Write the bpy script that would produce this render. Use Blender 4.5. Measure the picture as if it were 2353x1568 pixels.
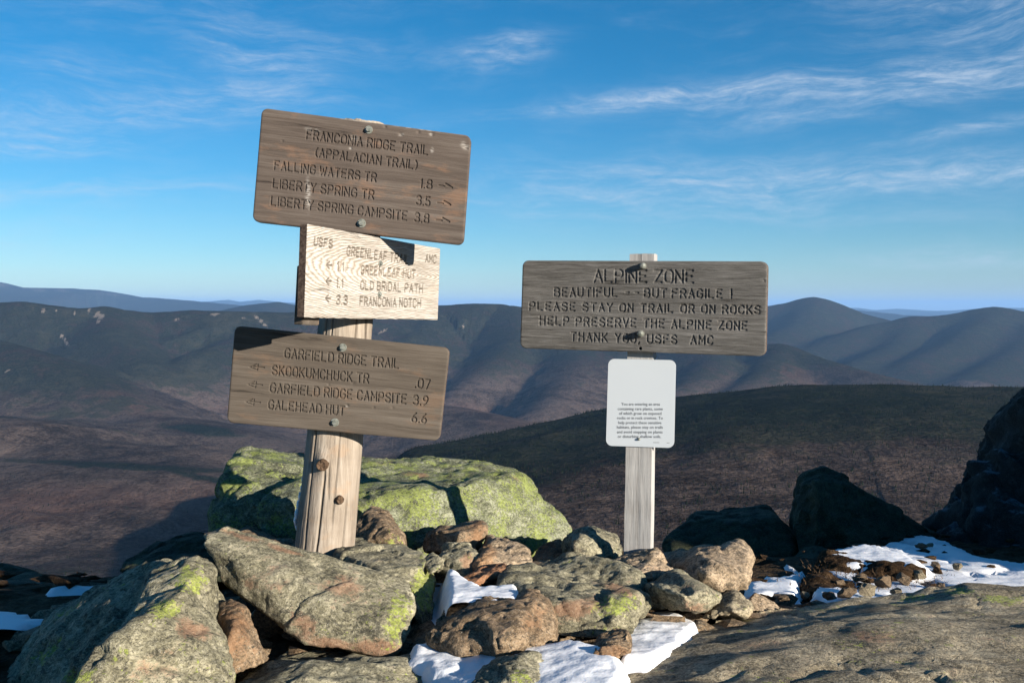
import bpy, bmesh, math, random
import numpy as np
from mathutils import Vector, Matrix

for o in list(bpy.data.objects):
    bpy.data.objects.remove(o)
S = bpy.context.scene
COL = S.collection
rad = math.radians

# ------------------------------------------------------------ camera
F, CX, CY, HZ = 2304.0, 1176.0, 784.0, 705.0       # the photograph measured on a 2352 wide grid
PITCH = math.atan((CY - HZ) / F)
cam = bpy.data.cameras.new('camera')
cam.lens = F / 2352 * 36
cam.sensor_width = 36
cam.clip_start = 0.05
cam.clip_end = 200000
camo = bpy.data.objects.new('camera', cam)
COL.objects.link(camo)
camo.location = (0, 0, 0)
camo.rotation_euler = (math.pi / 2 - PITCH, 0, 0)
S.camera = camo

# ------------------------------------------------------------ sun, sky, exposure
SUN_AZ, SUN_EL = rad(133.5), rad(14.0)              # azimuth clockwise from +Y
TO_SUN = Vector((math.sin(SUN_AZ) * math.cos(SUN_EL), math.cos(SUN_AZ) * math.cos(SUN_EL), math.sin(SUN_EL)))
sl = bpy.data.lights.new('sun', 'SUN')
sl.energy = 5.0
sl.angle = rad(0.53)
sl.color = (1.0, 0.90, 0.76)
slo = bpy.data.objects.new('sun', sl)
COL.objects.link(slo)
slo.location = (20, -20, 20)
slo.rotation_euler = TO_SUN.to_track_quat('Z', 'Y').to_euler()
S.view_settings.view_transform = 'Standard'
S.view_settings.look = 'None'
S.view_settings.exposure = 1.3
S.view_settings.gamma = 1.0
S.view_settings.use_curve_mapping = False
S.cycles.max_bounces = 6
S.cycles.volume_bounces = 0
S.cycles.use_denoising = True


class NT:
    """small helper round a node tree"""
    def __init__(s, tree):
        s.t = tree
        s.n = tree.nodes
        s.l = tree.links

    def node(s, typ, **kw):
        x = s.n.new(typ)
        for k, v in kw.items():
            setattr(x, k, v)
        return x

    def put(s, sock, v):
        if isinstance(v, bpy.types.NodeSocket):
            s.l.new(v, sock)
        elif isinstance(v, (tuple, list)):
            if len(v) == 3 and sock.type == 'RGBA':
                v = (*v, 1)
            sock.default_value = v
        else:
            sock.default_value = v

    def math(s, op, a, b=None, c=None, clamp=False):
        x = s.node('ShaderNodeMath', operation=op, use_clamp=clamp)
        s.put(x.inputs[0], a)
        if b is not None: s.put(x.inputs[1], b)
        if c is not None: s.put(x.inputs[2], c)
        return x.outputs[0]

    def vmath(s, op, a, b=None):
        x = s.node('ShaderNodeVectorMath', operation=op)
        s.put(x.inputs[0], a)
        if b is not None: s.put(x.inputs[1], b)
        return x.outputs[1] if op in ('LENGTH', 'DOT_PRODUCT') else x.outputs[0]

    def mapping(s, v, scale=(1, 1, 1), loc=(0, 0, 0), rot=(0, 0, 0)):
        x = s.node('ShaderNodeMapping')
        s.put(x.inputs[0], v)
        x.inputs['Location'].default_value = loc
        x.inputs['Rotation'].default_value = rot
        x.inputs['Scale'].default_value = scale
        return x.outputs[0]

    def noise(s, v, scale, detail=5, rough=.55, dist=0.0):
        x = s.node('ShaderNodeTexNoise')
        s.put(x.inputs['Vector'], v)
        x.inputs['Scale'].default_value = scale
        x.inputs['Detail'].default_value = detail
        x.inputs['Roughness'].default_value = rough
        x.inputs['Distortion'].default_value = dist
        return x.outputs[0]

    def voro(s, v, scale, feature='F1', out=0):
        x = s.node('ShaderNodeTexVoronoi', feature=feature)
        s.put(x.inputs['Vector'], v)
        x.inputs['Scale'].default_value = scale
        return x.outputs[out]

    def step(s, v, lo, hi, a=0.0, b=1.0):
        x = s.node('ShaderNodeMapRange', interpolation_type='SMOOTHSTEP')
        s.put(x.inputs['Value'], v)
        s.put(x.inputs['From Min'], lo); s.put(x.inputs['From Max'], hi)
        s.put(x.inputs['To Min'], a); s.put(x.inputs['To Max'], b)
        return x.outputs[0]

    def mix(s, fac, a, b, mode='MIX'):
        x = s.node('ShaderNodeMix', data_type='RGBA', blend_type=mode)
        s.put(x.inputs[0], fac); s.put(x.inputs[6], a); s.put(x.inputs[7], b)
        return x.outputs[2]

    def ramp(s, v, stops):
        x = s.node('ShaderNodeValToRGB')
        s.put(x.inputs[0], v)
        e = x.color_ramp.elements
        while len(e) < len(stops): e.new(.5)
        for i, (p, c) in enumerate(stops):
            e[i].position = p
            e[i].color = (*c, 1)
        return x.outputs[0]

    def attr(s, name):
        return s.node('ShaderNodeAttribute', attribute_name=name).outputs['Fac']

    def coord(s, which='Object'):
        return s.node('ShaderNodeTexCoord').outputs[which]

    def bump(s, h, dist, strength=1.0, normal=None):
        x = s.node('ShaderNodeBump')
        x.inputs['Strength'].default_value = strength
        x.inputs['Distance'].default_value = dist
        s.put(x.inputs['Height'], h)
        if normal is not None: s.put(x.inputs['Normal'], normal)
        return x.outputs[0]


def material(name):
    m = bpy.data.materials.new(name)
    m.use_nodes = True
    t = NT(m.node_tree)
    p = [n for n in m.node_tree.nodes if n.type == 'BSDF_PRINCIPLED'][0]
    return m, t, p


def finish(t, p, color, rough, normal=None, spec=0.3):
    t.put(p.inputs['Base Color'], color)
    t.put(p.inputs['Roughness'], rough)
    p.inputs['Specular IOR Level'].default_value = spec
    if normal is not None: t.put(p.inputs['Normal'], normal)


# world: Nishita sky with thin cirrus streaks
W = bpy.data.worlds.new('World')
S.world = W
W.use_nodes = True
t = NT(W.node_tree)
t.n.clear()
sky = t.node('ShaderNodeTexSky', sky_type='NISHITA', sun_disc=False, sun_elevation=SUN_EL, sun_rotation=SUN_AZ,
             altitude=1500, air_density=1.0, dust_density=0.1, ozone_density=4.0)
skyc = t.node('ShaderNodeHueSaturation')
skyc.inputs['Saturation'].default_value = 1.27
skyc.inputs['Value'].default_value = 1.0
skyc.inputs['Hue'].default_value = 0.493
t.l.new(sky.outputs[0], skyc.inputs['Color'])
d = t.coord('Generated')
sx = t.node('ShaderNodeSeparateXYZ'); t.put(sx.inputs[0], d)
dx, dy, dz = sx.outputs
az = t.math('MULTIPLY', t.math('ARCTAN2', dx, dy), 57.2958)
el = t.math('MULTIPLY', t.math('ARCSINE', dz), 57.2958)
cv = t.node('ShaderNodeCombineXYZ'); t.put(cv.inputs[0], az); t.put(cv.inputs[1], el)
base = cv.outputs[0]
warp = t.node('ShaderNodeTexNoise'); t.put(warp.inputs['Vector'], t.mapping(base, (.10, .22, 1))); warp.inputs['Scale'].default_value = 1.2; warp.inputs['Detail'].default_value = 3
wv = t.vmath('SCALE', t.vmath('SUBTRACT', warp.outputs[1], (.5, .5, .5)))
wv.node.inputs['Scale'].default_value = 2.6
bw = t.vmath('ADD', base, wv)
fib = t.noise(t.mapping(bw, (.14, 1.0, 1), rot=(0, 0, rad(-6))), 1.35, 9, .66)      # long fibres
fin = t.noise(t.mapping(bw, (.42, 2.2, 1), rot=(0, 0, rad(-9))), 2.0, 8, .7)
puf = t.noise(t.mapping(bw, (.25, .5, 1)), .55, 6, .6)
# cirrus bands seen from the summit: azimuth, elevation (deg), half sizes (deg), tilt, strength
bands = [(22, 11.9, 14, .75, 2, .85), (19, 10.6, 8, .6, 4, .5), (16, 7.0, 11, 1.2, -1, .75), (27, 6.7, 9, .5, 1, .7),
         (-20, 10.3, 7, .9, 4, .6), (-14, 13.4, 3.6, .9, -12, .6), (-26, 8.3, 5, .5, 3, .75), (-24, 6.0, 9, .6, 4, .5),
         (-.5, 14.0, 2.6, .8, 8, .75), (8, 11.6, 9, .45, 5, .6), (-11, 14.5, 6, .7, -8, .35), (26, 2.6, 6, .5, -1, .7),
         (26, 15.5, 9, 2.6, -10, .32), (-22, 16.0, 9, 2.5, 8, .15), (5, 6.3, 9, 1.6, -2, .45), (-18, 12.0, 7, .8, -3, .45),
         (27, 9.2, 6, .35, 3, .7), (17, 4.9, 8, .5, -1, .3), (-28, 3.6, 10, .9, 4, .22), (-8, 17.4, 12, 1.2, 3, .2),
         (36, 14, 12, 3, 0, .5), (-38, 9, 12, 2, 5, .4), (60, 22, 25, 6, 0, .4), (-60, 25, 25, 6, 0, .4), (0, 45, 60, 9, 0, .3)]
cl = None
for (a0, e0, ra, re, tilt, k) in bands:
    ct, st_ = math.cos(rad(tilt)), math.sin(rad(tilt))
    da = t.math('SUBTRACT', az, a0); de = t.math('SUBTRACT', el, e0)
    sw = t.node('ShaderNodeSeparateXYZ'); t.put(sw.inputs[0], wv)
    de = t.math('MULTIPLY_ADD', sw.outputs[1], min(1.0, re * .8), de)
    u = t.math('MULTIPLY', t.math('MULTIPLY_ADD', da, ct, t.math('MULTIPLY', de, st_)), 1 / ra)
    v = t.math('MULTIPLY', t.math('MULTIPLY_ADD', da, -st_, t.math('MULTIPLY', de, ct)), 1 / re)
    r2 = t.math('ADD', t.math('MULTIPLY', u, u), t.math('MULTIPLY', v, v))
    g = t.math('MULTIPLY', t.math('EXPONENT', t.math('MULTIPLY', r2, -1.0)), k)
    cl = g if cl is None else t.math('ADD', cl, g)
fibm = t.step(fib, .30, .78)
finm = t.step(fin, .25, .85)
tex = t.math('MULTIPLY', t.math('MULTIPLY_ADD', fibm, 1.1, .10), t.math('MULTIPLY_ADD', finm, .9, .4))
veil = t.math('MULTIPLY', t.math('MULTIPLY', t.step(puf, .42, .8), fibm), .20)
cm = t.math('ADD', t.math('MULTIPLY', cl, tex), veil)
cm = t.math('MULTIPLY', cm, t.step(el, .2, 2.5))
cm = t.math('MINIMUM', t.math('MULTIPLY', cm, .85), .6)
cloudcol = t.mix(cm, skyc.outputs[0], (4.9, 5.8, 6.9))
bg = t.node('ShaderNodeBackground'); bg.inputs['Strength'].default_value = 0.0505
t.put(bg.inputs[0], cloudcol)
out = t.node('ShaderNodeOutputWorld'); t.l.new(bg.outputs[0], out.inputs[0])

# ------------------------------------------------------------ geometry helpers
CP, SP = math.cos(PITCH), math.sin(PITCH)


def ray(px, py):
    a, b = (px - CX) / F, (CY - py) / F
    return Vector((a, CP + b * SP, -SP + b * CP))


def V(px, py, d):
    """the place that stands d metres ahead and shows at px, py of the measured photograph"""
    r = ray(px, py)
    return r * (d / r.y)


def on_plane(px, py, p0, n):
    r = ray(px, py)
    return r * (p0.dot(n) / r.dot(n))


def project(P):
    zc = P[:, 1] * CP - P[:, 2] * SP
    yu = P[:, 1] * SP + P[:, 2] * CP
    zc = np.maximum(zc, 1e-3)
    return CX + F * P[:, 0] / zc, CY - F * yu / zc


_rng = np.random.RandomState(7)
PERM = _rng.permutation(256).astype(np.int64)
PERM = np.concatenate([PERM, PERM, PERM, PERM])
GR = _rng.normal(size=(256, 3)); GR /= np.linalg.norm(GR, axis=1)[:, None]
RND = _rng.rand(256, 3)


def _h(i, j, k, s=0):
    return PERM[(PERM[(PERM[(i + s) & 255] + j) & 255] + k) & 255]


def perlin(p, seed=0):
    i = np.floor(p).astype(np.int64); f = p - i
    u = f * f * f * (f * (f * 6 - 15) + 10)
    r = 0
    for a in (0, 1):
        for b in (0, 1):
            for c in (0, 1):
                g = GR[_h(i[:, 0] + a, i[:, 1] + b, i[:, 2] + c, seed * 37)]
                dd = g[:, 0] * (f[:, 0] - a) + g[:, 1] * (f[:, 1] - b) + g[:, 2] * (f[:, 2] - c)
                w = (u[:, 0] if a else 1 - u[:, 0]) * (u[:, 1] if b else 1 - u[:, 1]) * (u[:, 2] if c else 1 - u[:, 2])
                r = r + w * dd
    return r * 1.5


def fbm(p, octv=4, seed=0, gain=.5, ridged=False):
    r, a, tot = 0, 1.0, 0
    q = p.copy()
    for o in range(octv):
        n = perlin(q, seed + o)
        if ridged: n = 1 - 2 * np.abs(n)
        r = r + a * n; tot += a
        a *= gain; q = q * 2.03 + 11.3
    return r / tot


def facets(p, seed=0):
    """piecewise planar relief: every cell has its own tilt, like broken rock"""
    i = np.floor(p).astype(np.int64)
    best = np.full(len(p), 9e9); res = np.zeros(len(p))
    for a in (-1, 0, 1):
        for b in (-1, 0, 1):
            for c in (-1, 0, 1):
                h = _h(i[:, 0] + a, i[:, 1] + b, i[:, 2] + c, seed * 53)
                ctr = np.stack([i[:, 0] + a, i[:, 1] + b, i[:, 2] + c], 1) + RND[h]
                dv = p - ctr
                d2 = (dv * dv).sum(1)
                m = d2 < best
                best[m] = d2[m]
                g = GR[(h[m] + 91) & 255]
                res[m] = (dv[m] * g).sum(1) + (RND[h[m], 0] - .5) * .5
    return res


def mesh_from(name, verts, faces, smooth=True):
    me = bpy.data.meshes.new(name)
    verts = np.asarray(verts, dtype=np.float32)
    if isinstance(faces, np.ndarray):
        k = faces.shape[1]
        me.vertices.add(len(verts)); me.vertices.foreach_set('co', verts.ravel())
        me.loops.add(faces.size); me.loops.foreach_set('vertex_index', faces.ravel().astype(np.int32))
        me.polygons.add(len(faces)); me.polygons.foreach_set('loop_start', np.arange(0, faces.size, k, dtype=np.int32))
        me.update(calc_edges=True)
        me.validate()
    else:
        me.from_pydata([tuple(v) for v in verts], [], faces)
        me.update()
    if smooth:
        me.polygons.foreach_set('use_smooth', [True] * len(me.polygons))
    return me


def add_attr(me, name, vals):
    a = me.attributes.new(name, 'FLOAT', 'POINT')
    a.data.foreach_set('value', np.asarray(vals, dtype=np.float32))


def link(name, me, mat=None, parent=None, label=None, cat=None, kind=None, group=None, loc=None):
    o = bpy.data.objects.new(name, me)
    COL.objects.link(o)
    if mat is not None and me is not None and hasattr(me, 'materials') and len(me.materials) == 0:
        me.materials.append(mat)
    if parent is not None: o.parent = parent
    if label: o['label'] = label
    if cat: o['category'] = cat
    if kind: o['kind'] = kind
    if group: o['group'] = group
    if loc is not None: o.location = loc
    return o


def grid_faces(nr, nc, off=0, flip=False):
    r, c = np.meshgrid(np.arange(nr - 1), np.arange(nc - 1), indexing='ij')
    a = (r * nc + c).ravel() + off
    f = np.stack([a, a + 1, a + nc + 1, a + nc], 1)
    return f[:, ::-1] if flip else f


def sstep(x, a, b):
    x = np.clip((x - a) / (b - a), 0, 1)
    return x * x * (3 - 2 * x)


# ------------------------------------------------------------ distant mountains
# crests as (px, py, distance): each is a ridge whose flanks fall away from it
RIDGES = [
    # far hazy ranges
    (.16, .2, 0, [(-500, 655, 21000), (-200, 640, 21000), (-60, 640, 21000), (0, 648, 21000), (50, 660, 21000), (160, 661, 21500), (230, 666, 22000), (330, 682, 22000), (430, 690, 21000), (560, 702, 20000), (760, 716, 19000)]),
    (.10, .1, 0, [(300, 700, 42000), (480, 692, 42000), (520, 688, 42000), (550, 693, 42000), (600, 688, 42000), (650, 694, 42000), (720, 698, 42000), (900, 704, 42000), (1030, 700, 43000), (1100, 703, 43000), (1250, 705, 43000), (1500, 709, 43000), (1750, 711, 43000), (1960, 706, 43000), (2010, 712, 43000), (2060, 709, 43000), (2120, 712, 43000), (2200, 713, 43000), (2300, 706, 40000), (2400, 708, 40000), (2800, 706, 40000)]),
    (.16, .2, 0, [(430, 722, 12500), (500, 714, 12500), (570, 700, 12500), (640, 693, 12500), (690, 703, 12500), (800, 722, 12500)]),
    (.14, .2, 0, [(1960, 712, 24000), (2060, 722, 22000), (2200, 730, 22000)]),
    # right hand peaks
    (.42, .4, 0, [(1330, 760, 10500), (1500, 748, 10500), (1640, 738, 10500), (1740, 706, 10500), (1800, 697, 10500), (1835, 689, 10500), (1870, 685, 10500), (1910, 696, 10500), (1980, 721, 10500), (2040, 735, 10300), (2150, 760, 10000)]),
    (.42, .4, 0, [(1820, 815, 7800), (1930, 772, 8200), (2010, 745, 8600), (2100, 730, 8800), (2180, 722, 8800), (2240, 711, 8800), (2285, 708, 8800), (2352, 716, 8800), (2500, 712, 8600), (2800, 725, 8400)]),
    (.5, .5, 0, [(2285, 708, 8800), (2200, 780, 7600), (2090, 830, 6900)]),
    (.5, .5, 0, [(2100, 730, 8800), (2060, 790, 7800), (1960, 835, 7000)]),
    (.5, .5, 0, [(2400, 716, 8800), (2340, 800, 7300), (2230, 860, 6500)]),
    (.5, .5, 0, [(1870, 685, 10500), (1840, 740, 9300), (1770, 775, 8400)]),
    # the long ridge across the left
    (.62, .5, 1, [(-500, 715, 5200), (-200, 705, 5300), (0, 694, 5400), (55, 692, 5400), (110, 700, 5400), (180, 708, 5400), (240, 706, 5500), (290, 712, 5500), (350, 718, 5600), (440, 712, 5600), (520, 714, 5600), (600, 716, 5700), (690, 718, 5800), (780, 728, 5900), (860, 735, 6100)]),
    (.58, .5, 1, [(860, 735, 6100), (930, 722, 6400), (1000, 704, 6600), (1060, 698, 6600), (1090, 697, 6600), (1150, 698, 6600), (1195, 708, 6500), (1260, 728, 6300), (1400, 752, 6100), (1560, 768, 5900), (1700, 785, 5700), (1790, 792, 5500), (1880, 822, 5200), (1980, 852, 4900), (2120, 885, 4600)]),
    # spurs that come down towards the valley
    (.62, .6, 1, [(690, 718, 5800), (560, 770, 5300), (450, 810, 4900), (370, 862, 4500)]),
    (.62, .6, 1, [(860, 735, 6100), (700, 800, 5500), (560, 850, 5000), (440, 900, 4500), (370, 945, 4150)]),
    (.60, .6, 1, [(240, 706, 5500), (260, 760, 5000), (330, 830, 4600)]),
    (.42, .45, 1, [(-300, 740, 4700), (-100, 760, 4500), (0, 786, 4300), (100, 815, 4100), (210, 868, 3850), (330, 948, 3500)]),
    (.60, .6, 1, [(1010, 703, 6600), (960, 760, 6000), (860, 815, 5400), (740, 880, 4900), (640, 940, 4500)]),
    (.62, .6, 1, [(1180, 704, 6500), (1190, 770, 5900), (1120, 840, 5300), (1040, 905, 4850), (1010, 930, 4700)]),
    (.50, .5, 1, [(1260, 728, 6300), (1330, 800, 5600), (1310, 870, 4950), (1250, 940, 4300)]),
    (.50, .5, 1, [(1560, 768, 5900), (1640, 820, 5200), (1600, 870, 4700), (1500, 930, 4200)]),
    (.50, .5, 1, [(1790, 792, 5500), (1760, 850, 4900), (1690, 900, 4400)]),
    # low rolling ridges on the basin floor
    (.16, .28, 2, [(380, 958, 3300), (500, 985, 3150), (640, 1028, 3000), (800, 1085, 2850)]),
    (.20, .30, 2, [(820, 905, 4300), (930, 925, 4100), (1040, 935, 3900), (1130, 955, 3700), (1230, 992, 3400), (1300, 1050, 3100)]),
    (.13, .25, 2, [(-400, 930, 2900), (-100, 950, 2700), (0, 962, 2650), (90, 975, 2600), (150, 1010, 2550)]),
    (.10, .25, 2, [(-300, 1062, 2300), (0, 1060, 2300), (200, 1062, 2250), (400, 1075, 2200), (620, 1110, 2150), (760, 1150, 2100)]),
    # the near spur on the right
    (.045, .55, 3, [(3000, 900, 1650), (2700, 892, 1700), (2352, 889, 1750), (2200, 888, 1780), (2080, 884, 1800), (1950, 883, 1830), (1850, 883, 1850), (1760, 888, 1880), (1680, 899, 1910), (1580, 908, 1950), (1480, 922, 2000), (1390, 944, 2060), (1290, 980, 2130), (1190, 1012, 2200), (1100, 1040, 2280), (1040, 1058, 2340), (930, 1105, 2450)]),
]


def base_height(X, Y):
    D = np.sqrt(X * X + Y * Y)
    ax = CX + F * X / np.maximum(Y, 1.0)
    dl = np.log(D)
    zl = np.interp(dl, np.log([1, 1300, 1500, 2000, 2800, 3600, 5000, 9000, 20000, 60000, 120000]),
                   [-350, -350, -372, -425, -480, -545, -640, -720, -760, -800, -1500])
    zr = np.interp(dl, np.log([1, 700, 900, 1400, 1800, 2400, 3600, 5000, 9000, 20000, 60000, 120000]),
                   [-200, -200, -212, -222, -235, -420, -600, -660, -720, -760, -800, -1500])
    w = sstep(ax, 760, 1500)
    z = zl * (1 - w) + zr * w
    cone = -2.9 - .62 * np.maximum(D - 7.5, 0) + 0.0001 * D
    cone = np.where(D > 400, cone - (D - 400) * .6, cone)
    return z, cone


NC, NR = 760, 440
azs = np.linspace(rad(-37), rad(37), NC)
rr = np.concatenate([np.geomspace(8.0, 700, 40)[:-1], np.geomspace(700, 2600, 130)[:-1], np.geomspace(2600, 12000, 190)[:-1], np.geomspace(12000, 46000, 60)[:-1], np.geomspace(46000, 110000, 8)])
A, R = np.meshgrid(azs, rr)
X = (R * np.sin(A)).ravel(); Y = (R * np.cos(A)).ravel()
n2 = np.stack([X, Y, np.zeros_like(X)], 1)
zb, cone = base_height(X, Y)
roll = fbm(n2 / 900 + 5, 5, 3)
Dall = np.sqrt(X * X + Y * Y)
zb = zb + roll * 26 * np.clip(Dall / 3000, .3, 3)
Z = zb.copy()
rav = fbm(n2 / 620 + 3.3, 5, 9, .5, ridged=True)
rav2 = fbm(n2 / 2300 + 8.3, 5, 29, .5, ridged=True)
rav3 = fbm(n2 / 270 + 13.3, 4, 59, .5, ridged=True)
slopefac = 1 + .35 * fbm(n2 / 1500 + 40, 3, 17)
crestd = np.full(len(X), 1e6)
for kf, kb, cls, pts in RIDGES:
    P = np.array([V(*q)[:] for q in pts])
    best = np.full(len(X), -1e9); bd = np.full(len(X), 1e9); bD = np.zeros(len(X))
    for a, b in zip(P[:-1], P[1:]):
        ab = (b - a)[:2]; L2 = ab @ ab
        tt = np.clip(((X - a[0]) * ab[0] + (Y - a[1]) * ab[1]) / L2, 0, 1)
        qx, qy = a[0] + tt * ab[0], a[1] + tt * ab[1]
        dist = np.hypot(X - qx, Y - qy)
        m = dist < bd
        bd[m] = dist[m]
        best[m] = (a[2] + tt * (b[2] - a[2]))[m]
        bD[m] = np.hypot(qx, qy)[m]
    behind = sstep((Dall - bD) / np.maximum(bD, 1) * 40, -1, 1)
    k = kf * (1 - behind) + kb * behind
    if cls == 3: k = k + .45 * sstep(-(CX + F * X / np.maximum(Y, 1.0)), -960, -560)
    rnd = 40 + .012 * bD
    soft = np.sqrt(bd * bd + rnd * rnd) - rnd
    zt = best - k * soft * slopefac
    amp = {0: 150, 1: 135, 2: 46, 3: 16}[cls]
    if cls == 0:
        zt += (rav2 - .25) * amp * sstep(bd, 200, 2600)
    else:
        zt += (rav - .3) * amp * sstep(bd, 60, 900) + (rav3 - .3) * amp * .42 * sstep(bd, 40, 500)
    up = np.maximum(Z, zt)
    # soft union
    hk = {0: 60, 1: 26, 2: 14, 3: 5}[cls]
    dif = np.abs(Z - zt)
    Z = up + np.maximum(hk - dif, 0) ** 2 / (4 * hk)
    if cls in (1,):
        crestd = np.where(zt > Z - 60, np.minimum(crestd, bd), crestd)
Z = np.maximum(Z, cone)
Z = np.where(Dall < 600, cone, Z)
Z += fbm(n2 / 70 + 1.7, 3, 51) * 3.0 * np.clip((Dall - 500) / 500, 0, 1)
TX, TY, TZ = X.reshape(A.shape), Y.reshape(A.shape), Z.reshape(A.shape)
tv = np.stack([X, Y, Z], 1)
ter = mesh_from('mountains', tv, grid_faces(len(rr), NC))
ppx, ppy = project(tv)


def blob(px, py, items):
    m = np.zeros(len(px))
    for it in items:
        x, y, rx, ry = it[:4]; tl = rad(it[4]) if len(it) > 4 else 0; k = it[5] if len(it) > 5 else 1
        u = ((px - x) * math.cos(tl) + (py - y) * math.sin(tl)) / rx
        v = (-(px - x) * math.sin(tl) + (py - y) * math.cos(tl)) / ry
        m = np.maximum(m, k * np.exp(-(u * u + v * v) ** 1.5))
    return m


near56 = (Dall > 4000) & (Dall < 6400)
slide = blob(ppx, ppy, [(222, 722, 14, 5, -40), (232, 726, 9, 9), (152, 785, 5, 14, -35), (145, 775, 12, 3, 35), (100, 715, 7, 3), (172, 718, 3, 9, 10), (205, 712, 4, 9, 30),
                        (130, 712, 3, 5), (76, 704, 6, 3), (225, 738, 6, 6), (600, 738, 30, 4.5, 42), (685, 735, 8, 13, -50), (410, 734, 12, 3), (500, 722, 30, 2), (520, 733, 12, 3), (560, 728, 9, 4),
                        (12, 850, 14, 5), (880, 760, 16, 3, -30), (1060, 752, 14, 4, -40)]) * near56
far20 = (Dall > 15000) & (Dall < 26000)
slide = np.maximum(slide, .6 * blob(ppx, ppy, [(0, 655, 40, 8), (70, 662, 40, 6), (140, 666, 30, 7, 10), (90, 668, 26, 6), (270, 680, 60, 5, 12)]) * far20)
add_attr(ter, 'slide', slide)
# evergreens: high ground and the crest of the near spur
hi = sstep(Z, -330, -60) * (Dall > 3800)
# spur crest band measured from the skyline line
sp = RIDGES[-1][3]
ycrest = np.interp(ppx, [q[0] for q in sp][::-1], [q[1] for q in sp][::-1])
con = sstep(ppy - ycrest, 230, 20) * ((Dall > 1000) & (Dall < 2500) & (ppx > 900))
con = np.maximum(con, .62 * sstep(Z, -480, -250) * ((Dall > 3000) & (Dall < 9000)))
lowl = blob(ppx, ppy, [(620, 1040, 80, 20, 0, .0), (460, 985, 110, 16, 5, .9), (300, 1070, 260, 10, 3, .9), (480, 1100, 130, 9, 12, .8), (200, 1068, 50, 9, 0, .8), (60, 1330, 300, 70, 0, .45), (430, 1300, 260, 40, -10, .5)]) * (Dall < 4000)
con = np.maximum(con, lowl)
con = np.maximum(con, .62 * (Dall > 7000))
add_attr(ter, 'conifer', con)
red = blob(ppx, ppy, [(120, 1160, 330, 50, 0, .9), (500, 1140, 200, 50, 0, .5), (200, 890, 190, 20, 22, .8), (600, 960, 130, 16, 12, .6), (1130, 960, 120, 25, 15, .6), (1800, 850, 160, 18, 18, .7)]) * (Dall < 6500)
add_attr(ter, 'red', red)

m, t, p = material('forested_slopes')
c = t.coord('Object')
n1 = t.noise(c, 1 / 420, 7, .6)
n2_ = t.noise(c, 1 / 60, 6, .65)
n3 = t.math('ADD', t.noise(c, 1 / 11, 4, .8), t.math('MULTIPLY', t.math('SUBTRACT', t.voro(c, 1 / 8), .5), -.35))
mix1 = t.math('ADD', t.math('MULTIPLY', n1, .42), t.math('ADD', t.math('MULTIPLY', n2_, .42), t.math('MULTIPLY', n3, .30)))
bare = t.ramp(mix1, [(.37, (.006, .0045, .004)), (.50, (.026, .019, .015)), (.64, (.082, .062, .053))])
bare = t.mix(t.math('MULTIPLY', t.attr('red'), t.step(n1, .3, .6)), bare, t.mix(.60, bare, (.095, .050, .036)))
ev = t.ramp(mix1, [(.36, (.002, .004, .003)), (.54, (.009, .013, .008)), (.68, (.032, .031, .021))])
cf = t.step(t.math('ADD', t.attr('conifer'), t.math('MULTIPLY', t.math('SUBTRACT', t.math('ADD', n2_, n1), 1.0), 1.5)), .30, .65)
colr = t.mix(cf, bare, ev)
sl_m = t.step(t.math('ADD', t.attr('slide'), t.math('MULTIPLY', t.math('SUBTRACT', t.noise(c, 1 / 32, 6, .8), .5), 2.4)), .46, .80)
colr = t.mix(t.math('MULTIPLY', sl_m, .62), colr, (.24, .20, .17))
hgt = t.math('ADD', t.math('MULTIPLY', n2_, 1.0), t.math('MULTIPLY', n3, .35))
finish(t, p, colr, .95, t.bump(hgt, 14.0, .9), .0)
link('mountains', ter, m, kind='structure', label='forested mountains and valleys fading into blue haze')

# leafless and evergreen trees over the nearer slopes
rs = np.random.RandomState(3)


def terrain_z(x, y):
    a = (np.arctan2(x, y) - azs[0]) / (azs[1] - azs[0]); r = np.interp(np.hypot(x, y), rr, np.arange(len(rr)))
    i = np.clip(r.astype(int), 0, len(rr) - 2); j = np.clip(a.astype(int), 0, NC - 2)
    fr, fa = r - i, a - j
    q = TZ
    return (q[i, j] * (1 - fr) + q[i + 1, j] * fr) * (1 - fa) + (q[i, j + 1] * (1 - fr) + q[i + 1, j + 1] * fr) * fa


NT_ = 105000
pxs = rs.uniform(-350, 2700, NT_)
Ds = np.exp(rs.uniform(math.log(780), math.log(3300), NT_))
tx = (pxs - CX) / F * Ds; ty = Ds
nz = fbm(np.stack([tx, ty, tx * 0], 1) / 120, 4, 77)
keep = rs.rand(NT_) < (.40 + 2.2 * nz)
tx, ty = tx[keep], ty[keep]
tz = terrain_z(tx, ty)
tp = np.stack([tx, ty, tz], 1)
qx, qy = project(tp)
yc = np.interp(qx, [q[0] for q in sp][::-1], [q[1] for q in sp][::-1])
vis = (qy < 1420) & (qy > 860)
isc = ((qy - yc < 25 + 90 * rs.rand(len(qx))) & (qx > 1000) & (ty < 2500) & (ty > 1000)) | (rs.rand(len(qx)) < .12)


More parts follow.
